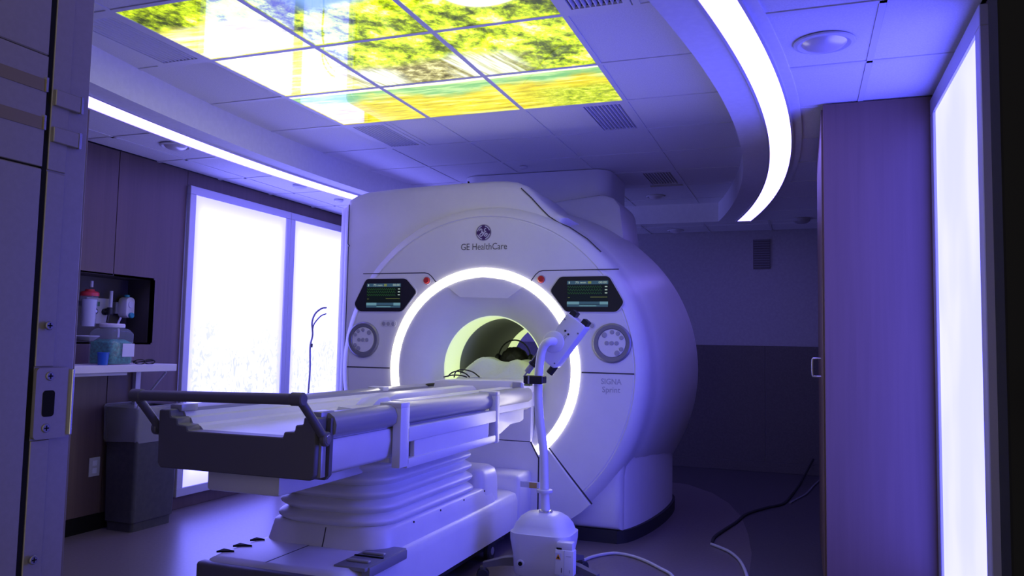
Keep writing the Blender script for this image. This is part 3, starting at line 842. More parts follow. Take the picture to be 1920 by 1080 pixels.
# control panels: black hexagon bezels with a display, dials, buttons
def mirror(pts): return [(2 * CX - x, z) for x, z in pts][::-1]
hexL = [(-2.835, 1.645), (-2.518, 1.645), (-2.432, 1.550), (-2.542, 1.410), (-2.888, 1.410), (-2.928, 1.462)]
hexR = [(-1.116, 1.645), (-1.442, 1.645), (-1.508, 1.552), (-1.400, 1.413), (-1.061, 1.413), (-1.017, 1.474)]
def rounded(pts, r=0.02, n=4):
    res = []; N = len(pts)
    for i in range(N):
        a, b, c = Vector(pts[i - 1]), Vector(pts[i]), Vector(pts[(i + 1) % N])
        p, q = b + (a - b).normalized() * r, b + (c - b).normalized() * r
        for k in range(n + 1):
            t = k / n
            w = p * (1 - t) ** 2 + b * 2 * t * (1 - t) + q * t * t
            res.append((w.x, w.y))
    return res
def quad(name, x0, x1, z0, z1, y, m, par): return box(name, x0, x1, y, y + 0.0005, z0, z1, m, par)
def screen(pts, x0, x1, z0, z1, gain):
    link('bezel_surround', to_me(bm_prism(rounded(offset(pts, 0.012) if False else [(CX + (x - CX) * 1.0, z) for x, z in pts], 0.03), 'y', YF - 0.004, YF + 0.004)), M_trim, sc_)
    ins = []
    cx_ = sum(p[0] for p in pts) / 6; cz_ = sum(p[1] for p in pts) / 6
    for x, z in pts: ins.append((cx_ + (x - cx_) * 0.965, cz_ + (z - cz_) * 0.95))
    bz = link('screen_bezel', to_me(bm_prism(rounded(ins, 0.022), 'y', YF - 0.007, YF + 0.002)), M_black, sc_)
    y = YF - 0.0085
    quad('display', x0, x1, z0, z1, y + 0.0008, M_lcd, bz)
    w, h = x1 - x0, z1 - z0
    quad('display_bar', x0, x1, z1 - h * 0.14, z1, y, M_lcdblue, bz)
    quad('display_bar', x0, x0 + w * 0.30, z0 + h * 0.09, z0 + h * 0.20, y, M_lcdcyan, bz)
    quad('display_bar', x0 + w * 0.30, x0 + w * 0.80, z0 + h * 0.10, z0 + h * 0.20, y, M_lcdblue, bz)
    quad('display_bar', x0 + w * 0.80, x1, z0 + h * 0.09, z0 + h * 0.20, y, M_lcdcyan, bz)
    quad('display_bar', x0, x1, z0, z0 + h * 0.08, y, M_lcdblue, bz)
    quad('display_bar', x0 + w * 0.30, x0 + w * 0.72, z0 + h * 0.015, z0 + h * 0.065, y, M_lcdcyan, bz)
    quad('display_icon', x0 + w * 0.51, x0 + w * 0.59, z1 - h * 0.115, z1 - h * 0.02, y - 0.0006, M_lcdyell, bz)
    text_mesh('75 mm', h * 0.12, M_lcdwhite, 'display_text', (x0 + w * 0.33, y - 0.0008, z1 - h * 0.07), bz, width=w * 0.26)
    text_mesh('00:00', h * 0.12, M_lcdwhite, 'display_text', (x0 + w * 0.87, y - 0.0008, z1 - h * 0.07), bz, width=w * 0.20)
    quad('display_icon', x0 + w * 0.04, x0 + w * 0.065, z1 - h * 0.11, z1 - h * 0.03, y - 0.0006, M_lcdwhite, bz)
    for q, (zz, amp, per) in enumerate(((0.76, 0.045, 15), (0.64, 0.06, 13), (0.52, 0.045, 15))):
        pts_ = []
        for k in range(per * 4 + 1):
            t = k / (per * 4)
            pts_.append((x0 + w * (0.01 + 0.84 * t), z0 + h * (zz + amp * (0, 1, 0, -0.7)[k % 4])))
        link('trace', to_me(strip_line(pts_, 0.0022, y, 0.0003)), M_lcdgreen, bz, None)
        quad('display_icon', x0 + w * 0.92, x0 + w * 0.98, z0 + h * (zz - 0.01), z0 + h * (zz + 0.03), y - 0.0003, M_lcdwhite, bz)
    quad('trace', x0 + w * 0.57, x0 + w * 0.98, z0 + h * 0.365, z0 + h * 0.380, y, M_lcdyell, bz)
    quad('trace', x0 + w * 0.02, x0 + w * 0.07, z0 + h * 0.35, z0 + h * 0.362, y, M_lcdyell, bz)
screen(hexL, -2.823, -2.560, 1.441, 1.606, 0.7)
screen(hexR, -1.387, -1.124, 1.449, 1.612, 1.0)
for x in (-2.369, -1.561):
    b = cyl('emergency_button', (x, YF - 0.006, 1.624), 0.022, 0.016, 'y', M_red, sc_, 24, 0.005)
    rev('button_collar', [(0.022, YF - 0.001), (0.028, YF - 0.003), (0.030, YF)], (x, 0, 1.624), M_trim, b, 'y', 24)
def dial(x, z, mir):
    d = rev('control_dial', [(0.123, YF), (0.121, YF - 0.008), (0.112, YF - 0.014), (0.092, YF - 0.012), (0.086, YF - 0.004), (0.086, YF)], (x, 0, z), M_silver, sc_, 'y', 64)
    cyl('dial_face', (x, YF - 0.004, z), 0.086, 0.008, 'y', M_white, d, 48, 0.002)
    spots = [(-0.031, 0), (0, 0), (0.031, 0), (0.002, 0.068), (0.038, 0.060), (0.061, 0.034), (-0.046, 0.050), (0.060, -0.036), (0.034, -0.060)]
    if mir: spots = [(-a, b) for a, b in spots]
    for k, (a, b) in enumerate(spots):
        r = 0.016 if k in (6, 8) else 0.013
        q = cyl('dial_button', (x + a, YF - 0.010, z + b), r, 0.006, 'y', M_btn, d, 18, 0.002)
dial(-2.840, 1.220, True); dial(-1.098, 1.226, False)
for xc, xs_ in ((-2.648, (-0.036, 0, 0.036)), (-1.262, (-0.036, 0, 0.038))):
    p = link('button_pill', to_me(bm_prism(rrect(xc, 1.332, 0.058, 0.023, 0.0225, 5), 'y', YF - 0.003, YF + 0.002)), M_trim, sc_)
    for a in xs_: cyl('round_button', (xc + a, YF - 0.005, 1.332), 0.014, 0.006, 'y', M_btn, p, 18, 0.002)

# lettering and round emblem
text_mesh('GE HealthCare', 0.062, M_text, 'lettering', (-1.962, YF - 0.0006, 1.842), sc_, width=0.325)
text_mesh('SIGNA', 0.048, M_textl, 'lettering', (-1.101, YF - 0.0006, 0.990), sc_, width=0.128, bold=0.0008)
text_mesh('Sprint', 0.050, M_btn, 'lettering', (-1.101, YF - 0.0006, 0.940), sc_, width=0.112)
em = cyl('emblem', (-1.965, YF - 0.001, 1.937), 0.054, 0.003, 'y', M_purple, sc_, 48)
rev('emblem_ring', [(0.0535, YF - 0.0024), (0.0535, YF - 0.0034), (0.0500, YF - 0.0034), (0.0500, YF - 0.0024)], (-1.965, 0, 1.937), M_grey, em, 'y', 48)
def stroke(pts, w):
    P = smooth_path([(-1.965 + a * 0.001, 0, 1.937 + b * 0.001) for a, b in pts], 5)
    link('emblem_stroke', to_me(strip_line([(p.x, p.z) for p in P], w, YF - 0.0026, 0.0006)), M_label, em, None)
EW = 0.0064
stroke([(-24, 12), (-27, 17), (-20, 24), (-12, 20), (-12, 8), (-14, 3), (-6, 4), (-2, 0), (-6, -14), (-14, -24), (-24, -22), (-25, -12), (-15, -4), (-4, 1)], EW)
stroke([(18, 24), (12, 26), (6, 18), (8, 9), (17, 7), (10, 4), (4, -6), (6, -20), (16, -25), (26, -18), (25, -7), (17, -6), (15, -13), (19, -15)], EW)
for q in range(4):
    a0_ = math.radians(18 + 90 * q)
    pp = [(-1.965 + 0.0435 * math.cos(a0_ + math.radians(10 * k)), 1.937 + 0.0435 * math.sin(a0_ + math.radians(10 * k))) for k in range(7)]
    link('emblem_stroke', to_me(strip_line(pp, 0.0062, YF - 0.0026, 0.0006)), M_label, em, None)

# ================================================================== PATIENT TABLE
TX = -1.935
tb = thing('patient_table', (TX, 3.5, 0.0), 'long white patient table with dark end cap and push handle, docked to the scanner', 'patient table')
half = [(0.300, 0.800), (0.335, 0.820), (0.335, 0.905), (0.328, 0.928), (0.300, 0.930), (0.285, 0.905), (0.262, 0.900), (0.250, 0.878), (0.215, 0.872), (0.200, 0.858)]
deck = [(TX + a, b) for a, b in half] + [(TX - a, b) for a, b in half[::-1]]
link('table_top', to_me(bm_prism(deck, 'y', 2.46, 4.95)), M_white2, tb, 30)
cr = [(0.20, 0.845), (0.215, 0.865), (0.205, 0.885), (0.12, 0.878), (0.0, 0.874)]
link('cradle', to_me(bm_prism([(TX + a, b) for a, b in cr] + [(TX - a, b) for a, b in cr[::-1][1:]] , 'y', 3.4, 6.3)), M_white2, tb, 30)
for s in (1, -1):
    pr = [(0.295, 0.935), (0.320, 0.948), (0.345, 0.946), (0.366, 0.932), (0.376, 0.905), (0.372, 0.875), (0.350, 0.858), (0.320, 0.852), (0.295, 0.855)]
    link('side_rail', to_me(bm_prism([(TX + s * a, b) for a, b in pr], 'y', 2.47, 4.66)), M_grey, tb, 50)
    # lower body sides
link('under_body', to_me(bm_prism([(TX - 0.345, 0.852), (TX + 0.345, 0.852), (TX + 0.350, 0.80), (TX + 0.335, 0.732), (TX + 0.30, 0.716), (TX - 0.30, 0.716), (TX - 0.335, 0.732), (TX - 0.350, 0.80)], 'y', 2.47, 2.975, 0.008, 2)), M_white2, tb, 40)
link('under_body', to_me(bm_prism([(2.975, 0.85), (4.68, 0.85), (4.68, 0.745), (4.62, 0.735), (4.45, 0.735), (4.28, 0.695), (4.1, 0.69), (2.975, 0.70)], 'x', TX - 0.315, TX + 0.315, 0.008, 2)), M_white2, tb, 40)
link('drive_box', to_me(join([bm_box(TX - 0.16, TX + 0.165, 2.44, 3.05, 0.638, 0.722, 0.015, 2), bm_box(TX - 0.13, TX + 0.13, 2.98, 3.06, 0.60, 0.66, 0.015, 2)])), M_white2, tb, 40)
# dark end cap: shallow U seen from the door
cap = [(-0.345, 0.735), (-0.330, 0.718), (0.330, 0.718), (0.345, 0.735), (0.348, 0.930), (0.335, 0.935), (0.296, 0.935), (0.292, 0.908), (0.262, 0.906), (0.258, 0.882), (0.215, 0.880), (0.210, 0.860),
       (-0.210, 0.860), (-0.215, 0.880), (-0.258, 0.882), (-0.262, 0.906), (-0.292, 0.908), (-0.296, 0.935), (-0.335, 0.935), (-0.348, 0.930)]
link('end_cap', to_me(bm_prism([(TX + a, b) for a, b in cap], 'y', 2.385, 2.455, 0.004, 1)), M_charcoal, tb, 40)
box('end_trim', TX + 0.338, TX + 0.356, 2.410, 2.440, 0.725, 0.850, M_grey, tb, 0.004, 2)
link('end_gasket', to_me(bm_prism([(TX + a * 1.045, 0.93 if b > 0.9 else b - 0.006) for a, b in cap[:6]] + [(TX + 0.33, 0.85)] + [(TX - 0.33, 0.85)] + [(TX + a * 1.045, 0.93 if b > 0.9 else b - 0.006) for a, b in cap[-2:]], 'y', 2.452, 2.472)), M_charcoal, tb, 40)
for s in (1, -1):
    link('corner_block', to_me(bm_box(TX + s * 0.31 - 0.028, TX + s * 0.31 + 0.028, 2.43, 2.52, 0.925, 0.952, 0.006, 2)), M_grey, tb, 40)
# push handle
h = link('push_handle', to_me(bm_tube([(TX - 0.352, 2.275, 0.992), (TX + 0.352, 2.275, 1.006)], 0.0195, 16, 1)), M_charcoal, tb, 40)
for s in (1, -1):
    zt = 0.999 + s * 0.007
    link('handle_arm', to_me(bm_tube([(TX + s * 0.352, 2.275, zt), (TX + s * 0.362, 2.34, 0.935), (TX + s * 0.366, 2.405, 0.868)], 0.015, 12, 4)), M_charcoal, h, 40)
    cyl('handle_end', (TX + s * 0.345, 2.275, zt), 0.023, 0.05, 'x', M_charcoal, h, 20, 0.004)
    pv = cyl('pivot_hub', (TX + s * 0.372, 2.408, 0.862), 0.026, 0.022, 'x', M_charcoal, h, 24, 0.004)
    cyl('pivot_screw', (TX + s * 0.384, 2.408, 0.862), 0.016, 0.006, 'x', M_steel, h, 20, 0.002)
# clip-on side panels
def side_panel(s):
    xa, xb = TX + s * 0.352, TX + s * 0.392
    def bx(x0, x1, *r): return bm_box(min(x0, x1), max(x0, x1), *r)
    p = link('side_panel', to_me(join([
        bx(xa, xb, 2.925, 3.005, 0.69, 0.938, 0.006, 2), bx(xa, xb, 3.995, 4.060, 0.675, 0.930, 0.006, 2),
        bx(xa, xb, 2.99, 4.01, 0.790, 0.852, 0.006, 2), bx(xa, xb, 2.99, 4.01, 0.682, 0.722, 0.006, 2),
        bx(TX + s * 0.29, xb, 2.925, 3.005, 0.930, 0.956, 0.006, 2), bx(TX + s * 0.29, xb, 3.995, 4.060, 0.928, 0.952, 0.006, 2)])), M_white2, tb, 40)
    bb_ = bx(xa + s * 0.010, xb - s * 0.008, 3.068, 3.915, 0.715, 0.795, 0.003, 1)
    link('panel_inset', to_me(bb_), M_white2, p, 40)
side_panel(1); side_panel(-1)
# pads and clips on the table top
link('rail_clip', to_me(bm_prism([(2.96, 0.935), (3.02, 0.962), (3.10, 0.966), (3.13, 0.945), (3.16, 0.935)], 'x', TX + 0.150, TX + 0.235, 0.004, 2)), M_white2, tb, 40)
link('rail_clip', to_me(bm_prism([(3.12, 0.930), (3.20, 0.946), (4.55, 0.946), (4.60, 0.930), (4.60, 0.90), (3.12, 0.90)], 'x', TX + 0.20, TX + 0.285, 0.006, 2)), M_white2, tb, 40)
link('rail_clip', to_me(bm_prism([(3.42, 0.930), (3.52, 0.950), (4.50, 0.950), (4.55, 0.930), (4.55, 0.90), (3.42, 0.90)], 'x', TX - 0.05, TX + 0.05, 0.006, 2)), M_white2, tb, 40)
# carrier board near the bore
bd = link('carrier_board', to_me(bm_prism([(-2.20, 0.908), (-2.185, 0.968), (-2.15, 0.975), (-1.66, 0.985), (-1.615, 0.982), (-1.59, 0.97), (-1.585, 0.912)], 'y', 4.58, 4.92, 0.006, 2)), M_white2, tb, 40)
box('board_foot', -2.13, -2.09, 4.585, 4.62, 0.885, 0.909, M_black, bd); box('board_foot', -1.80, -1.75, 4.585, 4.62, 0.885, 0.909, M_black, bd)
box('board_foot', -2.02, -1.98, 4.585, 4.62, 0.875, 0.909, M_greyd, bd)
box('board_end', -1.662, -1.603, 4.572, 4.585, 0.918, 0.978, M_grey, bd, 0.003, 1)
box('board_mark', -1.715, -1.708, 4.577, 4.581, 0.928, 0.940, M_black, bd)
tube('grip_strap', [(-2.19, 4.60, 0.945), (-2.24, 4.58, 0.938), (-2.30, 4.56, 0.915)], 0.010, M_black, bd, 8)
# bellows column
loops = []; N = 5; ZB0, ZB1 = 0.415, 0.705
for k in range(N * 8 + 1):
    t = k / (N * 8); w = 0.5 + 0.5 * math.cos(2 * math.pi * N * t + math.pi)
    o_ = 0.030 * (w ** 0.6) - 0.015
    z = ZB0 + (ZB1 - ZB0) * t
    sh = 0.02 * (1 - t)
    loops.append([(x, y, z) for x, y in rrect(TX, 3.52, 0.262 + o_ + sh, 0.525 + o_ + sh, 0.17, 10)])
link('bellows', to_me(loft(loops)), M_white2, tb, 60)
# plinth and base
def lay(z, hx, y0, y1, r): return [(x, y, z) for x, y in rrect(TX, (y0 + y1) / 2, hx, (y1 - y0) / 2, r, 8)]
link('plinth', to_me(loft([lay(0.30, 0.315, 2.94, 4.33, 0.12), lay(0.36, 0.305, 2.96, 4.32, 0.12), lay(0.412, 0.298, 2.975, 4.31, 0.12), lay(0.424, 0.285, 2.99, 4.30, 0.12)])), M_white2, tb, 45)
prism('plinth_seam', [(2.9415, 0.315), (2.9585, 0.36), (2.9735, 0.412), (2.982, 0.412), (2.967, 0.36), (2.951, 0.315)], 'x', TX + 0.02, TX + 0.0245, M_seam, tb)
link('rear_hump', to_me(loft([lay(0.30, 0.305, 4.04, 4.33, 0.06), lay(0.46, 0.300, 4.05, 4.325, 0.06), lay(0.505, 0.288, 4.06, 4.315, 0.06), lay(0.522, 0.265, 4.08, 4.295, 0.06)])), M_white2, tb, 50)
link('base_cover', to_me(loft([lay(0.125, 0.335, 2.64, 4.585, 0.06), lay(0.28, 0.335, 2.625, 4.585, 0.06), lay(0.318, 0.325, 2.635, 4.575, 0.06), lay(0.335, 0.295, 2.66, 4.55, 0.06)])), M_white2, tb, 50)
link('front_bumper', to_me(bm_prism([(TX - 0.325, 2.60), (TX + 0.300, 2.60), (TX + 0.325, 2.63), (TX + 0.325, 2.66), (TX - 0.34, 2.66), (TX - 0.34, 2.62)], 'z', 0.07, 0.318, 0.01, 2)), M_charcoal, tb, 40)
box('chassis', TX - 0.27, TX + 0.27, 2.70, 4.50, 0.055, 0.13, M_rubber, tb, 0.01, 1)
box('base_seam', TX - 0.045, TX - 0.040, 2.66, 2.95, 0.3345, 0.3358, M_seam, tb)
for x, y in ((TX - 0.26, 2.85), (TX + 0.25, 2.85), (TX - 0.26, 4.25), (TX + 0.285, 4.22)):
    w = cyl('caster_wheel', (x, y, 0.055), 0.055, 0.035, 'x', M_rubber, tb, 28, 0.008)
    cyl('wheel_hub', (x + 0.0185, y, 0.055), 0.022, 0.004, 'x', M_greyd, w, 18, 0.001)
fp = link('foot_pedal', to_me(join([bm_box(TX + 0.225, TX + 0.365, 2.72, 3.06, 0.326, 0.342, 0.004, 2), bm_box(TX + 0.335, TX + 0.375, 2.74, 3.05, 0.300, 0.340, 0.006, 2)])), M_greyd, tb, 40)
box('pedal_bar', TX + 0.245, TX + 0.345, 2.78, 2.80, 0.342, 0.352, M_grey, fp, 0.003, 1); box('pedal_bar', TX + 0.245, TX + 0.345, 2.90, 2.92, 0.342, 0.352, M_grey, fp, 0.003, 1)
box('pedal_gap', TX + 0.23, TX + 0.36, 2.865, 2.875, 0.3425, 0.346, M_dark, fp)
for y, w in ((2.70, 0.06), (2.80, 0.07), (2.91, 0.05)):
    link('pedal_slot', to_me(bm_prism([(TX - 0.315, y), (TX - 0.315 + w, y + 0.035), (TX - 0.315, y + 0.045)], 'z', 0.334, 0.341)), M_dark, tb)
for k in range(4):
    cyl('rivet', (TX + 0.298 - 0.0, 3.25 + 0.28 * k, 0.405), 0.005, 0.006, 'x', M_dark, tb, 10)

# ================================================================== PERSON, BLANKET, HEADPHONES
pn = thing('person', (-1.99, 6.2, 0.9), 'person lying inside the bore, only dark hair showing above the white blanket', 'person')
def skin_body():
    V = [(-1.99, 6.30, 0.985), (-1.99, 6.10, 0.99), (-1.99, 5.90, 0.995), (-1.99, 5.76, 1.00), (-1.99, 5.66, 1.015), (-1.99, 5.58, 1.03), (-1.99, 5.52, 1.045),
         (-2.13, 5.80, 0.985), (-2.20, 6.02, 0.965), (-2.19, 6.25, 0.96), (-2.17, 6.34, 0.96), (-1.85, 5.80, 0.985), (-1.78, 6.02, 0.965), (-1.79, 6.25, 0.96), (-1.81, 6.34, 0.96),
         (-2.08, 6.40, 0.975), (-2.09, 6.78, 0.975), (-2.09, 7.14, 0.96), (-2.10, 7.17, 1.05),
         (-1.90, 6.40, 0.975), (-1.89, 6.78, 0.975), (-1.89, 7.14, 0.96), (-1.88, 7.17, 1.05), (-1.99, 5.575, 1.125), (-1.99, 5.51, 1.06)]
    E = [(0, 1), (1, 2), (2, 3), (3, 4), (4, 5), (5, 6), (3, 7), (7, 8), (8, 9), (9, 10), (3, 11), (11, 12), (12, 13), (13, 14),
         (0, 15), (15, 16), (16, 17), (17, 18), (0, 19), (19, 20), (20, 21), (21, 22), (5, 23), (6, 24)]
    Rr = [0.085, 0.085, 0.09, 0.075, 0.045, 0.075, 0.07, 0.05, 0.038, 0.028, 0.022, 0.05, 0.038, 0.028, 0.022, 0.075, 0.05, 0.033, 0.026, 0.075, 0.05, 0.033, 0.026, 0.012, 0.06]
    me = bpy.data.meshes.new('body'); me.from_pydata(V, E, []); me.update()
    o = bpy.data.objects.new('tmp_body', me); C.objects.link(o)
    o.modifiers.new('s', 'SKIN')
    sv = me.skin_vertices[0].data
    for i, r in enumerate(Rr): sv[i].radius = (r, r)
    sv[0].use_root = True
    o.modifiers.new('d', 'SUBSURF').levels = 2
    bpy.context.view_layer.update()
    m2 = bpy.data.meshes.new_from_object(o.evaluated_get(bpy.context.evaluated_depsgraph_get()))
    bpy.data.objects.remove(o); bpy.data.meshes.remove(me)
    return m2
link('body', skin_body(), M_skin, pn, 180)
# hair cap: lumpy half shell over the crown
hb_ = bmesh.new()
bmesh.ops.create_icosphere(hb_, subdivisions=4, radius=1.0)
for v in hb_.verts:
    n = v.co.normalized()
    lump = 1 + 0.05 * math.sin(11 * n.x + 3 * n.z) * math.cos(9 * n.z + 2) + 0.03 * math.sin(23 * n.x) * math.sin(19 * n.z + n.y * 7)
    v.co = Vector((-1.99 + n.x * 0.112 * lump, 5.52 + n.y * 0.10 * lump, 1.085 + n.z * 0.105 * lump))
link('hair', to_me(hb_), M_hair, pn, 60)

hp = thing('headphones', (-1.985, 5.52, 1.1), 'thin black headphone band arching over the dark hair in the bore', 'headphones')
arc = [(-1.985 + 0.125 * math.cos(math.radians(a)), 5.50, 1.105 + 0.135 * math.sin(math.radians(a))) for a in range(-10, 191, 10)]
tube('headband', arc, 0.0055, M_black, hp, 8, 2)
cyl('ear_cup', (-1.858, 5.50, 1.10), 0.04, 0.03, 'x', M_black, hp, 20, 0.008)
cyl('ear_cup', (-2.112, 5.50, 1.10), 0.04, 0.03, 'x', M_black, hp, 20, 0.008)

def blanket():
    nx, ny = 48, 60; x0, x1, y0, y1 = -2.262, -1.668, 4.93, 6.25
    top = []
    for j in range(ny + 1):
        y = y0 + (y1 - y0) * j / ny
        for i in range(nx + 1):
            s = i / nx; x = x0 + (x1 - x0) * s
            q = 2 * s - 1
            dome_ = max(0.0, 1 - abs(q) ** 4.0)
            ramp_ = min(1.0, (y - y0) / 0.20); ramp_ = ramp_ * ramp_ * (3 - 2 * ramp_)
            hgt = 0.045 + 0.175 * dome_ * (0.30 + 0.70 * ramp_)
            # left and right mounds with a dip between
            hgt += 0.016 * math.exp(-((x + 2.11) / 0.07) ** 2) * ramp_ - 0.024 * math.exp(-((x + 1.95) / 0.09) ** 2) * ramp_ + 0.004 * math.exp(-((x + 1.78) / 0.07) ** 2) * ramp_
            hd = math.exp(-(((x + 1.99) / 0.15) ** 2 + ((y - 5.50) / 0.13) ** 2) ** 2)
            hgt -= 0.135 * hd
            hgt += 0.007 * math.sin(19 * x + 16 * y + 2 * math.sin(9 * y)) * math.sin(24 * y - 11 * x) * dome_ + 0.004 * math.sin(47 * x - 29 * y + 3 * math.sin(11 * x)) * dome_
            top.append((x, y, 0.885 + max(0.02, hgt)))
    n = len(top)
    bot = [(x, y, 0.889) for x, y, z in top]
    f = []
    for j in range(ny):
        for i in range(nx):
            a = j * (nx + 1) + i
            f.append([a, a + 1, a + nx + 2, a + nx + 1])
    ring = [i for i in range(nx + 1)] + [j * (nx + 1) + nx for j in range(1, ny + 1)] + [ny * (nx + 1) + i for i in range(nx - 1, -1, -1)] + [j * (nx + 1) for j in range(ny - 1, 0, -1)]
    v = list(top); off = {}
    for k in ring: off[k] = len(v); v.append(bot[k])
    for a, b in zip(ring, ring[1:] + ring[:1]): f.append([a, b, off[b], off[a]])
    return raw(v, f)
o = link('blanket', to_me(blanket()), M_blanket, None, 80)
tag(o, 'crumpled white blanket covering the person on the table inside the bore', 'blanket')
o = link('coil_cable', to_me(join([bm_tube([(-2.225, 4.86, 0.985), (-2.19, 4.85, 1.012), (-2.15, 4.85, 1.022), (-2.10, 4.86, 1.010), (-2.07, 4.87, 0.985)], 0.0045, 8, 6),
                                   bm_tube([(-2.17, 4.84, 0.982), (-2.165, 4.86, 1.020), (-2.12, 4.87, 1.034), (-2.05, 4.87, 1.020), (-2.0, 4.87, 0.988)], 0.0045, 8, 6),
                                   bm_tube([(-2.24, 4.83, 0.982), (-2.18, 4.83, 0.996), (-2.12, 4.84, 0.996), (-2.08, 4.85, 0.985)], 0.0045, 8, 6)])), M_black, None, 40)
tag(o, 'loops of thin black coil cable on the white board before the blanket', 'cable')

# ================================================================== CONTRAST INJECTOR ON ITS STAND
IX, IY = -1.245, 3.95
ij = thing('contrast_injector', (IX, IY, 0.0), 'white contrast injector on a wheeled pole stand in front of the scanner ring', 'injector')
def lay2(z, hx, hy, r, dx=0.0): return [(x, y, z) for x, y in rrect(IX + dx, IY, hx, hy, r, 8)]
link('stand_base', to_me(loft([lay2(0.050, 0.128, 0.10, 0.04), lay2(0.062, 0.137, 0.11, 0.05), lay2(0.15, 0.143, 0.12, 0.06), lay2(0.225, 0.158, 0.130, 0.07), lay2(0.262, 0.160, 0.132, 0.075),
                               lay2(0.266, 0.150, 0.124, 0.075), lay2(0.300, 0.138, 0.115, 0.075), lay2(0.330, 0.118, 0.098, 0.075), lay2(0.348, 0.092, 0.078, 0.07), lay2(0.354, 0.06, 0.05, 0.05)])), M_white, ij, 50)
cyl('base_lock', (IX - 0.085, IY - 0.112, 0.115), 0.020, 0.02, 'y', M_trim, ij, 24, 0.004)
cyl('lock_hole', (IX - 0.085, IY - 0.1235, 0.115), 0.0105, 0.004, 'y', M_dark, ij, 18)
tube('pole', [(IX + 0.005, IY, 0.35), (IX - 0.004, IY, 0.50), (IX - 0.012, IY, 0.66), (IX - 0.032, IY, 0.80), (IX - 0.045, IY, 0.93), (IX - 0.045, IY, 1.04), (IX - 0.040, IY, 1.115),
              (IX - 0.030, IY - 0.004, 1.170), (IX - 0.014, IY - 0.006, 1.205), (IX + 0.006, IY - 0.004, 1.222), (IX + 0.022, IY + 0.012, 1.226), (IX + 0.026, IY + 0.045, 1.224)], 0.0225, M_white, ij, 18, 6)
rev('pole_socket', [(0.036, 0.350), (0.036, 0.360), (0.030, 0.364), (0.024, 0.364)], (IX + 0.005, IY, 0), M_steel, ij, 'z', 28)
rev('pole_collar', [(0.0245, 0.452), (0.040, 0.452), (0.042, 0.458), (0.040, 0.466), (0.0245, 0.470)], (IX - 0.002, IY, 0), M_trim, ij, 'z', 28)
tg = box('hanging_tag', IX - 0.125, IX - 0.02, IY - 0.030, IY - 0.022, 0.474, 0.505, M_label, ij, 0.002, 1)
box('tag_stripe', IX - 0.075, IX - 0.035, IY - 0.0325, IY - 0.0295, 0.474, 0.502, M_amber, tg)
clp = link('pole_clamp', to_me(bm_prism(rrect(IX - 0.065, 1.025, 0.052, 0.021, 0.008), 'y', IY - 0.036, IY + 0.036, 0.003, 1)), M_black, ij, 40)
box('clamp_band', IX - 0.092, IX - 0.084, IY - 0.0375, IY - 0.035, 1.004, 1.046, M_grey, clp)
box('clamp_tab', IX - 0.115, IX - 0.08, IY - 0.03, IY + 0.01, 0.992, 1.003, M_lime, clp, 0.002, 1)
# head: tilted housing
A = math.radians(53.0)
HX, HZ, HY = IX + 0.062, 1.232, IY + 0.085
def H(a, b): return (HX + a * math.cos(A) - b * math.sin(A), HZ + a * math.sin(A) + b * math.cos(A))
def hbox(a0, a1, b0, b1, r=0.010): return rounded([H(a0, b0), H(a1, b0), H(a1, b1), H(a0, b1)], r, 3)
hd_ = link('injector_head', to_me(bm_prism(hbox(-0.140, 0.135, -0.062, 0.058, 0.014), 'y', HY - 0.055, HY + 0.06, 0.006, 2)), M_white, ij, 40)
link('head_boss', to_me(bm_rev([(0.0, HY - 0.062), (0.050, HY - 0.062), (0.058, HY - 0.056), (0.058, HY - 0.05)], (H(-0.030, 0.025)[0], 0, H(-0.030, 0.025)[1]), 'y', 36)), M_white, hd_, 40)
for b in (-0.040, 0.038):
    link('head_knob', to_me(bm_prism(hbox(0.132, 0.162, b - 0.018, b + 0.018, 0.005), 'y', HY - 0.03, HY + 0.03, 0.003, 1)), M_black, hd_, 40)
for a, b in ((0.055, 0.010), (0.050, -0.014)):
    p = H(a, b); cyl('indicator', (p[0], HY - 0.056, p[1]), 0.0055, 0.003, 'y', M_black, hd_, 12)
for a, b in ((0.10, 0.048), (0.085, -0.052), (-0.06, 0.05), (-0.115, -0.048)):
    p = H(a, b); cyl('housing_screw', (p[0], HY - 0.056, p[1]), 0.0042, 0.003, 'y', M_greyd, hd_, 10)
for k in range(4):
    link('print_mark', to_me(bm_prism(hbox(0.012 + 0.007 * k, 0.016 + 0.007 * k, -0.018 + 0.003 * (k % 2), 0.000, 0.0005), 'y', HY - 0.0556, HY - 0.0548)), M_textl, hd_)
# syringe and plunger holders
def htube(name, a0, a1, b, r, m, par, yy): return link(name, to_me(bm_tube([(H(a0, b)[0], yy, H(a0, b)[1]), (H(a1, b)[0], yy, H(a1, b)[1])], r, 14, 1)), m, par, 40)
sy = htube('syringe_holder', -0.100, -0.205, 0.056, 0.020, M_black, ij, HY)
htube('syringe_collar', -0.195, -0.210, 0.056, 0.025, M_black, sy, HY)
htube('syringe_barrel', -0.205, -0.258, 0.056, 0.017, M_grey, sy, HY)
htube('syringe_tip', -0.256, -0.290, 0.056, 0.005, M_grey, sy, HY)
htube('syringe_holder', -0.135, -0.185, -0.045, 0.020, M_black, ij, HY)
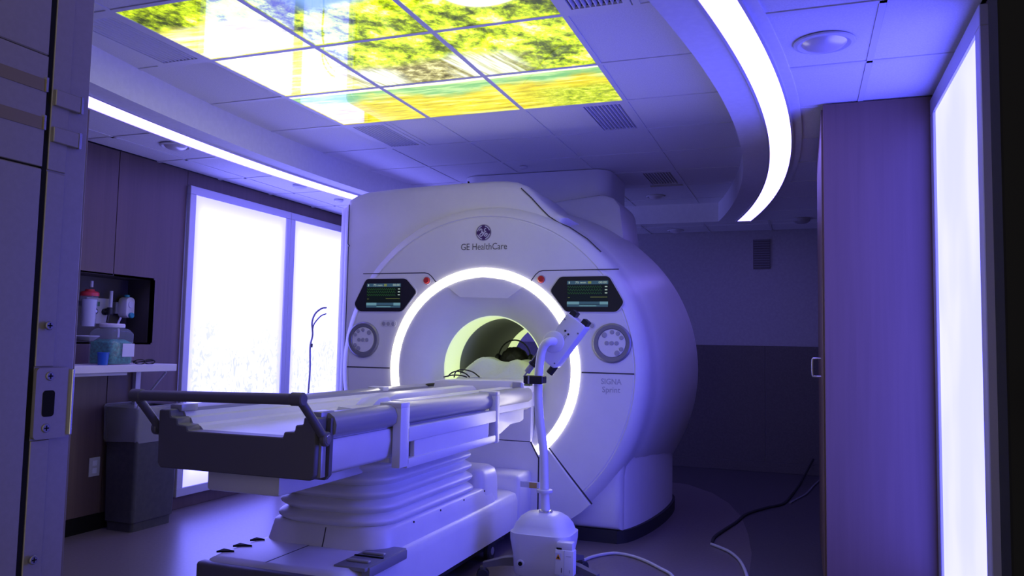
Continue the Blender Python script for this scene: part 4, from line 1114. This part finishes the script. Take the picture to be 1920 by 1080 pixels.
# supply module on the base
MX = IX + 0.052
pm = link('supply_module', to_me(join([bm_box(MX + 0.055, MX + 0.150, IY - 0.165, IY - 0.115, 0.095, 0.215, 0.005, 2), bm_box(MX + 0.060, MX + 0.142, IY - 0.160, IY - 0.110, 0.210, 0.250, 0.005, 2),
                                       bm_box(MX + 0.095, MX + 0.130, IY - 0.155, IY - 0.110, 0.060, 0.098, 0.004, 1), bm_box(MX + 0.06, MX + 0.145, IY - 0.16, IY - 0.105, 0.042, 0.064, 0.004, 1)])), M_white, ij, 40)
box('module_slot', MX + 0.062, MX + 0.088, IY - 0.1615, IY - 0.159, 0.216, 0.224, M_dark, pm)
link('sticker', to_me(bm_prism([(MX + 0.058, 0.165), (MX + 0.088, 0.165), (MX + 0.088, 0.200), (MX + 0.058, 0.200)], 'y', IY - 0.1662, IY - 0.1652)), M_label, pm)
link('sticker_triangle', to_me(bm_prism([(MX + 0.060, 0.170), (MX + 0.086, 0.170), (MX + 0.073, 0.196)], 'y', IY - 0.1672, IY - 0.1663)), M_sticker, pm)
link('sticker_mark', to_me(bm_prism([(MX + 0.067, 0.174), (MX + 0.079, 0.174), (MX + 0.073, 0.187)], 'y', IY - 0.1678, IY - 0.1673)), M_dark, pm)
box('module_label', MX + 0.112, MX + 0.138, IY - 0.1662, IY - 0.165, 0.186, 0.189, M_textl, pm); box('module_slot', MX + 0.088, MX + 0.091, IY - 0.1662, IY - 0.1645, 0.108, 0.130, M_dark, pm)
box('module_slot', MX + 0.102, MX + 0.104, IY - 0.1662, IY - 0.1645, 0.096, 0.214, M_textl, pm); box('module_slot', MX + 0.130, MX + 0.132, IY - 0.1662, IY - 0.1645, 0.110, 0.124, M_greyd, pm)
for ang, ln in ((-14, 0.31), (62, 0.28), (125, 0.28), (198, 0.31)):
    a = math.radians(ang); e = Vector((IX + ln * math.cos(a), IY + ln * math.sin(a), 0.0))
    d = Vector((math.cos(a), math.sin(a), 0)); q = Vector((-d.y, d.x, 0)) * 0.022
    b0 = Vector((IX, IY, 0)) + d * 0.06
    v = []
    for P_, z0, z1, s in ((b0, 0.085, 0.135, 1.2), (b0 + (e - b0) * 0.55, 0.085, 0.125, 1.0), (e, 0.072, 0.095, 0.8)):
        v += [P_ + q * s + Vector((0, 0, z0)), P_ - q * s + Vector((0, 0, z0)), P_ - q * s + Vector((0, 0, z1)), P_ + q * s + Vector((0, 0, z1))]
    f = [[0, 1, 2, 3], [11, 10, 9, 8]] + [[4 * i + k, 4 * i + (k + 1) % 4, 4 * i + 4 + (k + 1) % 4, 4 * i + 4 + k] for i in range(2) for k in range(4)]
    lg = link('stand_leg', to_me(raw(v, f)), M_charcoal, ij, 30)
    for s in (1, -1):
        p = e + Vector((-d.y, d.x, 0)) * 0.018 * s
        w = bm_rev([(0.0, -0.010), (0.028, -0.010), (0.032, -0.006), (0.032, 0.006), (0.028, 0.010), (0.0, 0.010)], (0, 0, 0), 'y', 22)
        bmesh.ops.transform(w, matrix=Matrix.Translation((p.x, p.y, 0.033)) @ Matrix.Rotation(a, 4, 'Z'), verts=w.verts)
        link('caster_wheel', to_me(w), M_rubber, lg, 40)
    link('caster_fork', to_me(bm_box(e.x - 0.014, e.x + 0.014, e.y - 0.014, e.y + 0.014, 0.045, 0.075, 0.004, 1)), M_charcoal, lg)

# ================================================================== CABLES ON THE FLOOR
o = tube('floor_cable', [(-1.20, 4.20, 0.05), (-1.17, 4.36, 0.012), (-1.135, 4.50, 0.009), (-1.06, 4.62, 0.009), (-0.99, 4.64, 0.009), (-0.90, 4.60, 0.009), (-0.82, 4.53, 0.009), (-0.735, 4.43, 0.009), (-0.655, 4.32, 0.009), (-0.60, 4.1, 0.009), (-0.56, 3.7, 0.009)], 0.009, M_cablew)
tag(o, 'pale cable running from the injector stand across the floor', 'cable')
o = tube('floor_cable', [(-0.25, 4.2, 0.009), (-0.286, 4.487, 0.009), (-0.335, 4.75, 0.009), (-0.40, 4.93, 0.009), (-0.46, 5.02, 0.009), (-0.535, 5.10, 0.009)], 0.009, M_cablew)
tag(o, 'pale cable end lying on the floor at the dark border', 'cable')
o = tube('floor_cable', [(-0.530, 5.12, 0.010), (-0.535, 5.28, 0.010), (-0.50, 5.50, 0.010), (-0.44, 5.80, 0.010), (-0.39, 6.12, 0.010), (-0.27, 6.42, 0.010), (-0.15, 6.66, 0.010), (-0.09, 7.1, 0.010), (-0.04, 7.6, 0.010), (0.01, 7.95, 0.05), (0.09, 8.30, 0.16)], 0.010, M_rubber)
tag(o, 'black cable snaking over the dark floor towards the back wall', 'cable')
o = tube('floor_cable', [(-0.10, 6.72, 0.009), (-0.05, 6.93, 0.009), (0.02, 7.2, 0.009), (0.09, 7.7, 0.009), (0.14, 8.0, 0.009)], 0.007, M_greyd)
tag(o, 'faint grey cable beside the black cable near the back wall', 'cable')

# ================================================================== LEFT WALL: SHELF, NICHE, BIN
sh_ = thing('wall_shelf', (-4.01, 3.6, 0.98), 'narrow pale wall shelf below the niche', 'shelf')
box('shelf_board', -4.158, -3.86, 2.7, 4.17, 0.990, 1.036, M_shelf, sh_, 0.003, 1)
for y in (4.12, 3.10):
    br = box('bracket', -4.158, -4.13, y - 0.02, y + 0.02, 0.70, 0.989, M_trim, sh_)
    tube('bracket_brace', [(-3.90, y, 0.984), (-4.14, y, 0.73)], 0.007, M_trim, br, 8, 1)
box('under_rail', -3.95, -3.90, 2.75, 3.80, 0.972, 0.989, M_trim, sh_)

jr = thing('ear_plug_jar', (-3.97, 3.73, 1.037), 'clear square jar of teal foam plugs with white lid on the shelf', 'jar')
link('jar_body', to_me(loft([[(x, y, z) for x, y in rrect(-3.97, 3.735, a, b, r, 5)] for z, a, b, r in ((1.038, 0.085, 0.090, 0.02), (1.045, 0.09, 0.095, 0.025), (1.225, 0.09, 0.095, 0.025), (1.250, 0.075, 0.080, 0.03), (1.258, 0.06, 0.06, 0.03))])), M_clear, jr, 40)
link('plugs', to_me(loft([[(x, y, z) for x, y in rrect(-3.97, 3.735, a, b, 0.02, 5)] for z, a, b in ((1.042, 0.078, 0.083), (1.05, 0.083, 0.088), (1.17, 0.083, 0.088), (1.19, 0.06, 0.05))])), M_teal, jr, 40)
cyl('lid', (-3.97, 3.735, 1.272), 0.072, 0.026, 'z', M_shelf, jr, 32, 0.005)
box('paper_label', -3.8795, -3.8785, 3.735, 3.825, 1.085, 1.165, M_label, jr)
o = rev('blue_cup', [(0.0, 1.037), (0.026, 1.037), (0.030, 1.09), (0.033, 1.112), (0.030, 1.112), (0.026, 1.05), (0.0, 1.045)], (-3.885, 3.60, 0), M_bluecup, None, 'z', 28)
tag(o, 'small bright blue plastic cup on the shelf beside the jar', 'cup')
sg = thing('safety_glasses', (-3.93, 3.92, 1.037), 'black glasses lying folded on the shelf end', 'glasses')
for yy in (3.895, 3.975):
    tube('lens_rim', [(-3.90 + 0.012 * math.cos(t * math.pi / 5), yy + 0.032 * math.cos(t * math.pi / 5), 1.052 + 0.014 * math.sin(t * math.pi / 5)) for t in range(11)], 0.004, M_black, sg, 6, 2)
tube('temple', [(-3.895, 3.862, 1.058), (-3.95, 3.87, 1.052), (-4.01, 3.90, 1.042)], 0.004, M_black, sg, 6)
tube('temple', [(-3.895, 4.008, 1.058), (-3.95, 3.99, 1.052), (-4.01, 3.95, 1.042)], 0.004, M_black, sg, 6)

# gas outlets and suction gear inside the niche
XB = -4.385
cn = thing('suction_canister', (-4.26, 3.74, 1.17), 'clear suction canister with a red lid hanging in the niche', 'canister')
rev('canister_body', [(0.0, 1.265), (0.040, 1.265), (0.045, 1.28), (0.052, 1.47), (0.048, 1.47)], (-4.28, 3.835, 0), M_clear, cn, 'z', 28)
rev('canister_fill', [(0.0, 1.27), (0.036, 1.27), (0.044, 1.44), (0.0, 1.44)], (-4.28, 3.835, 0), M_label, cn, 'z', 24)
rev('canister_lid', [(0.055, 1.462), (0.056, 1.482), (0.048, 1.490), (0.030, 1.494), (0.026, 1.505), (0.0, 1.506)], (-4.28, 3.835, 0), M_redcap, cn, 'z', 28)
cyl('lid_port', (-4.28, 3.845, 1.54), 0.010, 0.04, 'z', M_label, cn, 14)
box('canister_hook', XB, -4.33, 3.82, 3.85, 1.40, 1.43, M_greyd, cn)
go = thing('gas_outlet_plate', (XB, 4.0, 1.3), 'wall plate with green marking and gas outlets inside the niche', 'gas outlet')
box('plate', XB, XB + 0.012, 3.90, 4.08, 1.29, 1.46, M_plate, go, 0.003, 1)
box('green_stripe', XB + 0.012, XB + 0.014, 3.91, 4.00, 1.405, 1.435, M_greenp, go)
for y in (3.955, 4.04):
    q = cyl('outlet_port', (XB + 0.02, y, 1.37), 0.022, 0.022, 'x', M_black, go, 20, 0.003)
    cyl('port_core', (XB + 0.033, y, 1.37), 0.009, 0.008, 'x', M_steel, q, 14)
fm = thing('flow_meter', (-4.33, 4.05, 1.3), 'slim clear flow meter tube on the niche wall', 'flow meter')
tube('meter_tube', [(-4.33, 4.05, 1.39), (-4.33, 4.05, 1.51)], 0.011, M_label, fm, 12, 1)
cyl('meter_valve', (-4.335, 4.05, 1.375), 0.020, 0.05, 'z', M_black, fm, 16, 0.003)
tube('meter_nipple', [(-4.33, 4.04, 1.355), (-4.32, 4.02, 1.30)], 0.008, M_black, fm, 10, 1)
rg = thing('suction_regulator', (-4.31, 4.17, 1.33), 'white oval suction regulator with teal knob in the niche', 'regulator')
link('regulator_body', to_me(bm_prism(rrect(4.165, 1.405, 0.036, 0.070, 0.030, 6), 'x', -4.35, -4.275, 0.006, 2)), M_trim, rg, 40)
box('regulator_arm', XB, -4.345, 4.11, 4.17, 1.36, 1.44, M_greyd, rg, 0.004, 1)
cyl('gauge_window', (-4.273, 4.165, 1.425), 0.022, 0.006, 'x', M_label, rg, 20)
cyl('regulator_knob', (-4.265, 4.165, 1.352), 0.019, 0.022, 'x', M_tealknob, rg, 20, 0.004)
cyl('regulator_cap', (-4.312, 4.165, 1.482), 0.018, 0.018, 'z', M_tealknob, rg, 18, 0.003)
tube('regulator_hose', [(-4.31, 4.12, 1.335), (-4.31, 4.10, 1.29), (-4.29, 4.09, 1.24), (-4.25, 4.05, 1.20)], 0.007, M_label, rg, 8)
o = rev('mask_bowl', [(0.0, 1.176), (0.05, 1.178), (0.085, 1.205), (0.080, 1.21), (0.045, 1.19), (0.0, 1.186)], (-4.26, 3.80, 0), M_label, None, 'z', 28)
tag(o, 'shallow pale dish on the niche floor behind the jar', 'dish')

ow = thing('wall_outlet', (-4.16, 3.83, 0.33), 'pale electrical outlet plate low on the left wall', 'wall outlet')
box('outlet_cover', -4.160, -4.153, 3.792, 3.872, 0.335, 0.452, M_plate, ow, 0.002, 1)
for z in (0.370, 0.417): box('receptacle', -4.1535, -4.1518, 3.815, 3.849, z - 0.016, z + 0.016, M_label, ow, 0.001, 1)

bn = thing('waste_bin', (-4.0, 4.05, 0.0), 'tall dark grey waste bin with a clear liner standing below the shelf', 'waste bin')
def bl(z, a): return [(x, y, z) for x, y in rrect(-4.005, 4.06, 0.118 + a, 0.172 + a, 0.02, 4)]
link('bin_body', to_me(loft([bl(0.0, -0.012), bl(0.055, -0.010), bl(0.058, -0.002), bl(0.74, 0.012), bl(0.755, 0.018), bl(0.765, 0.016), bl(0.762, 0.008), bl(0.30, -0.004)], cap=True)), M_bin, bn, 35)
loops = []
for z, a in ((0.555, 0.016), (0.60, 0.0185), (0.66, 0.020), (0.72, 0.022), (0.772, 0.025), (0.780, 0.020), (0.774, 0.012)):
    lp = bl(z, a); res = []
    for k, (x, y, zz) in enumerate(lp):
        w = 0.004 * math.sin(k * 2.3 + z * 31) + 0.003 * math.sin(k * 5.1 + z * 17)
        dx, dy = x + 4.005, y - 4.06; l_ = math.hypot(dx, dy)
        res.append((x + dx / l_ * abs(w), y + dy / l_ * abs(w), zz + w * (1.5 if z > 0.77 or z < 0.56 else 0.2)))
    loops.append(res)
link('bin_liner', to_me(loft(loops, cap=False)), M_liner, bn, 60)
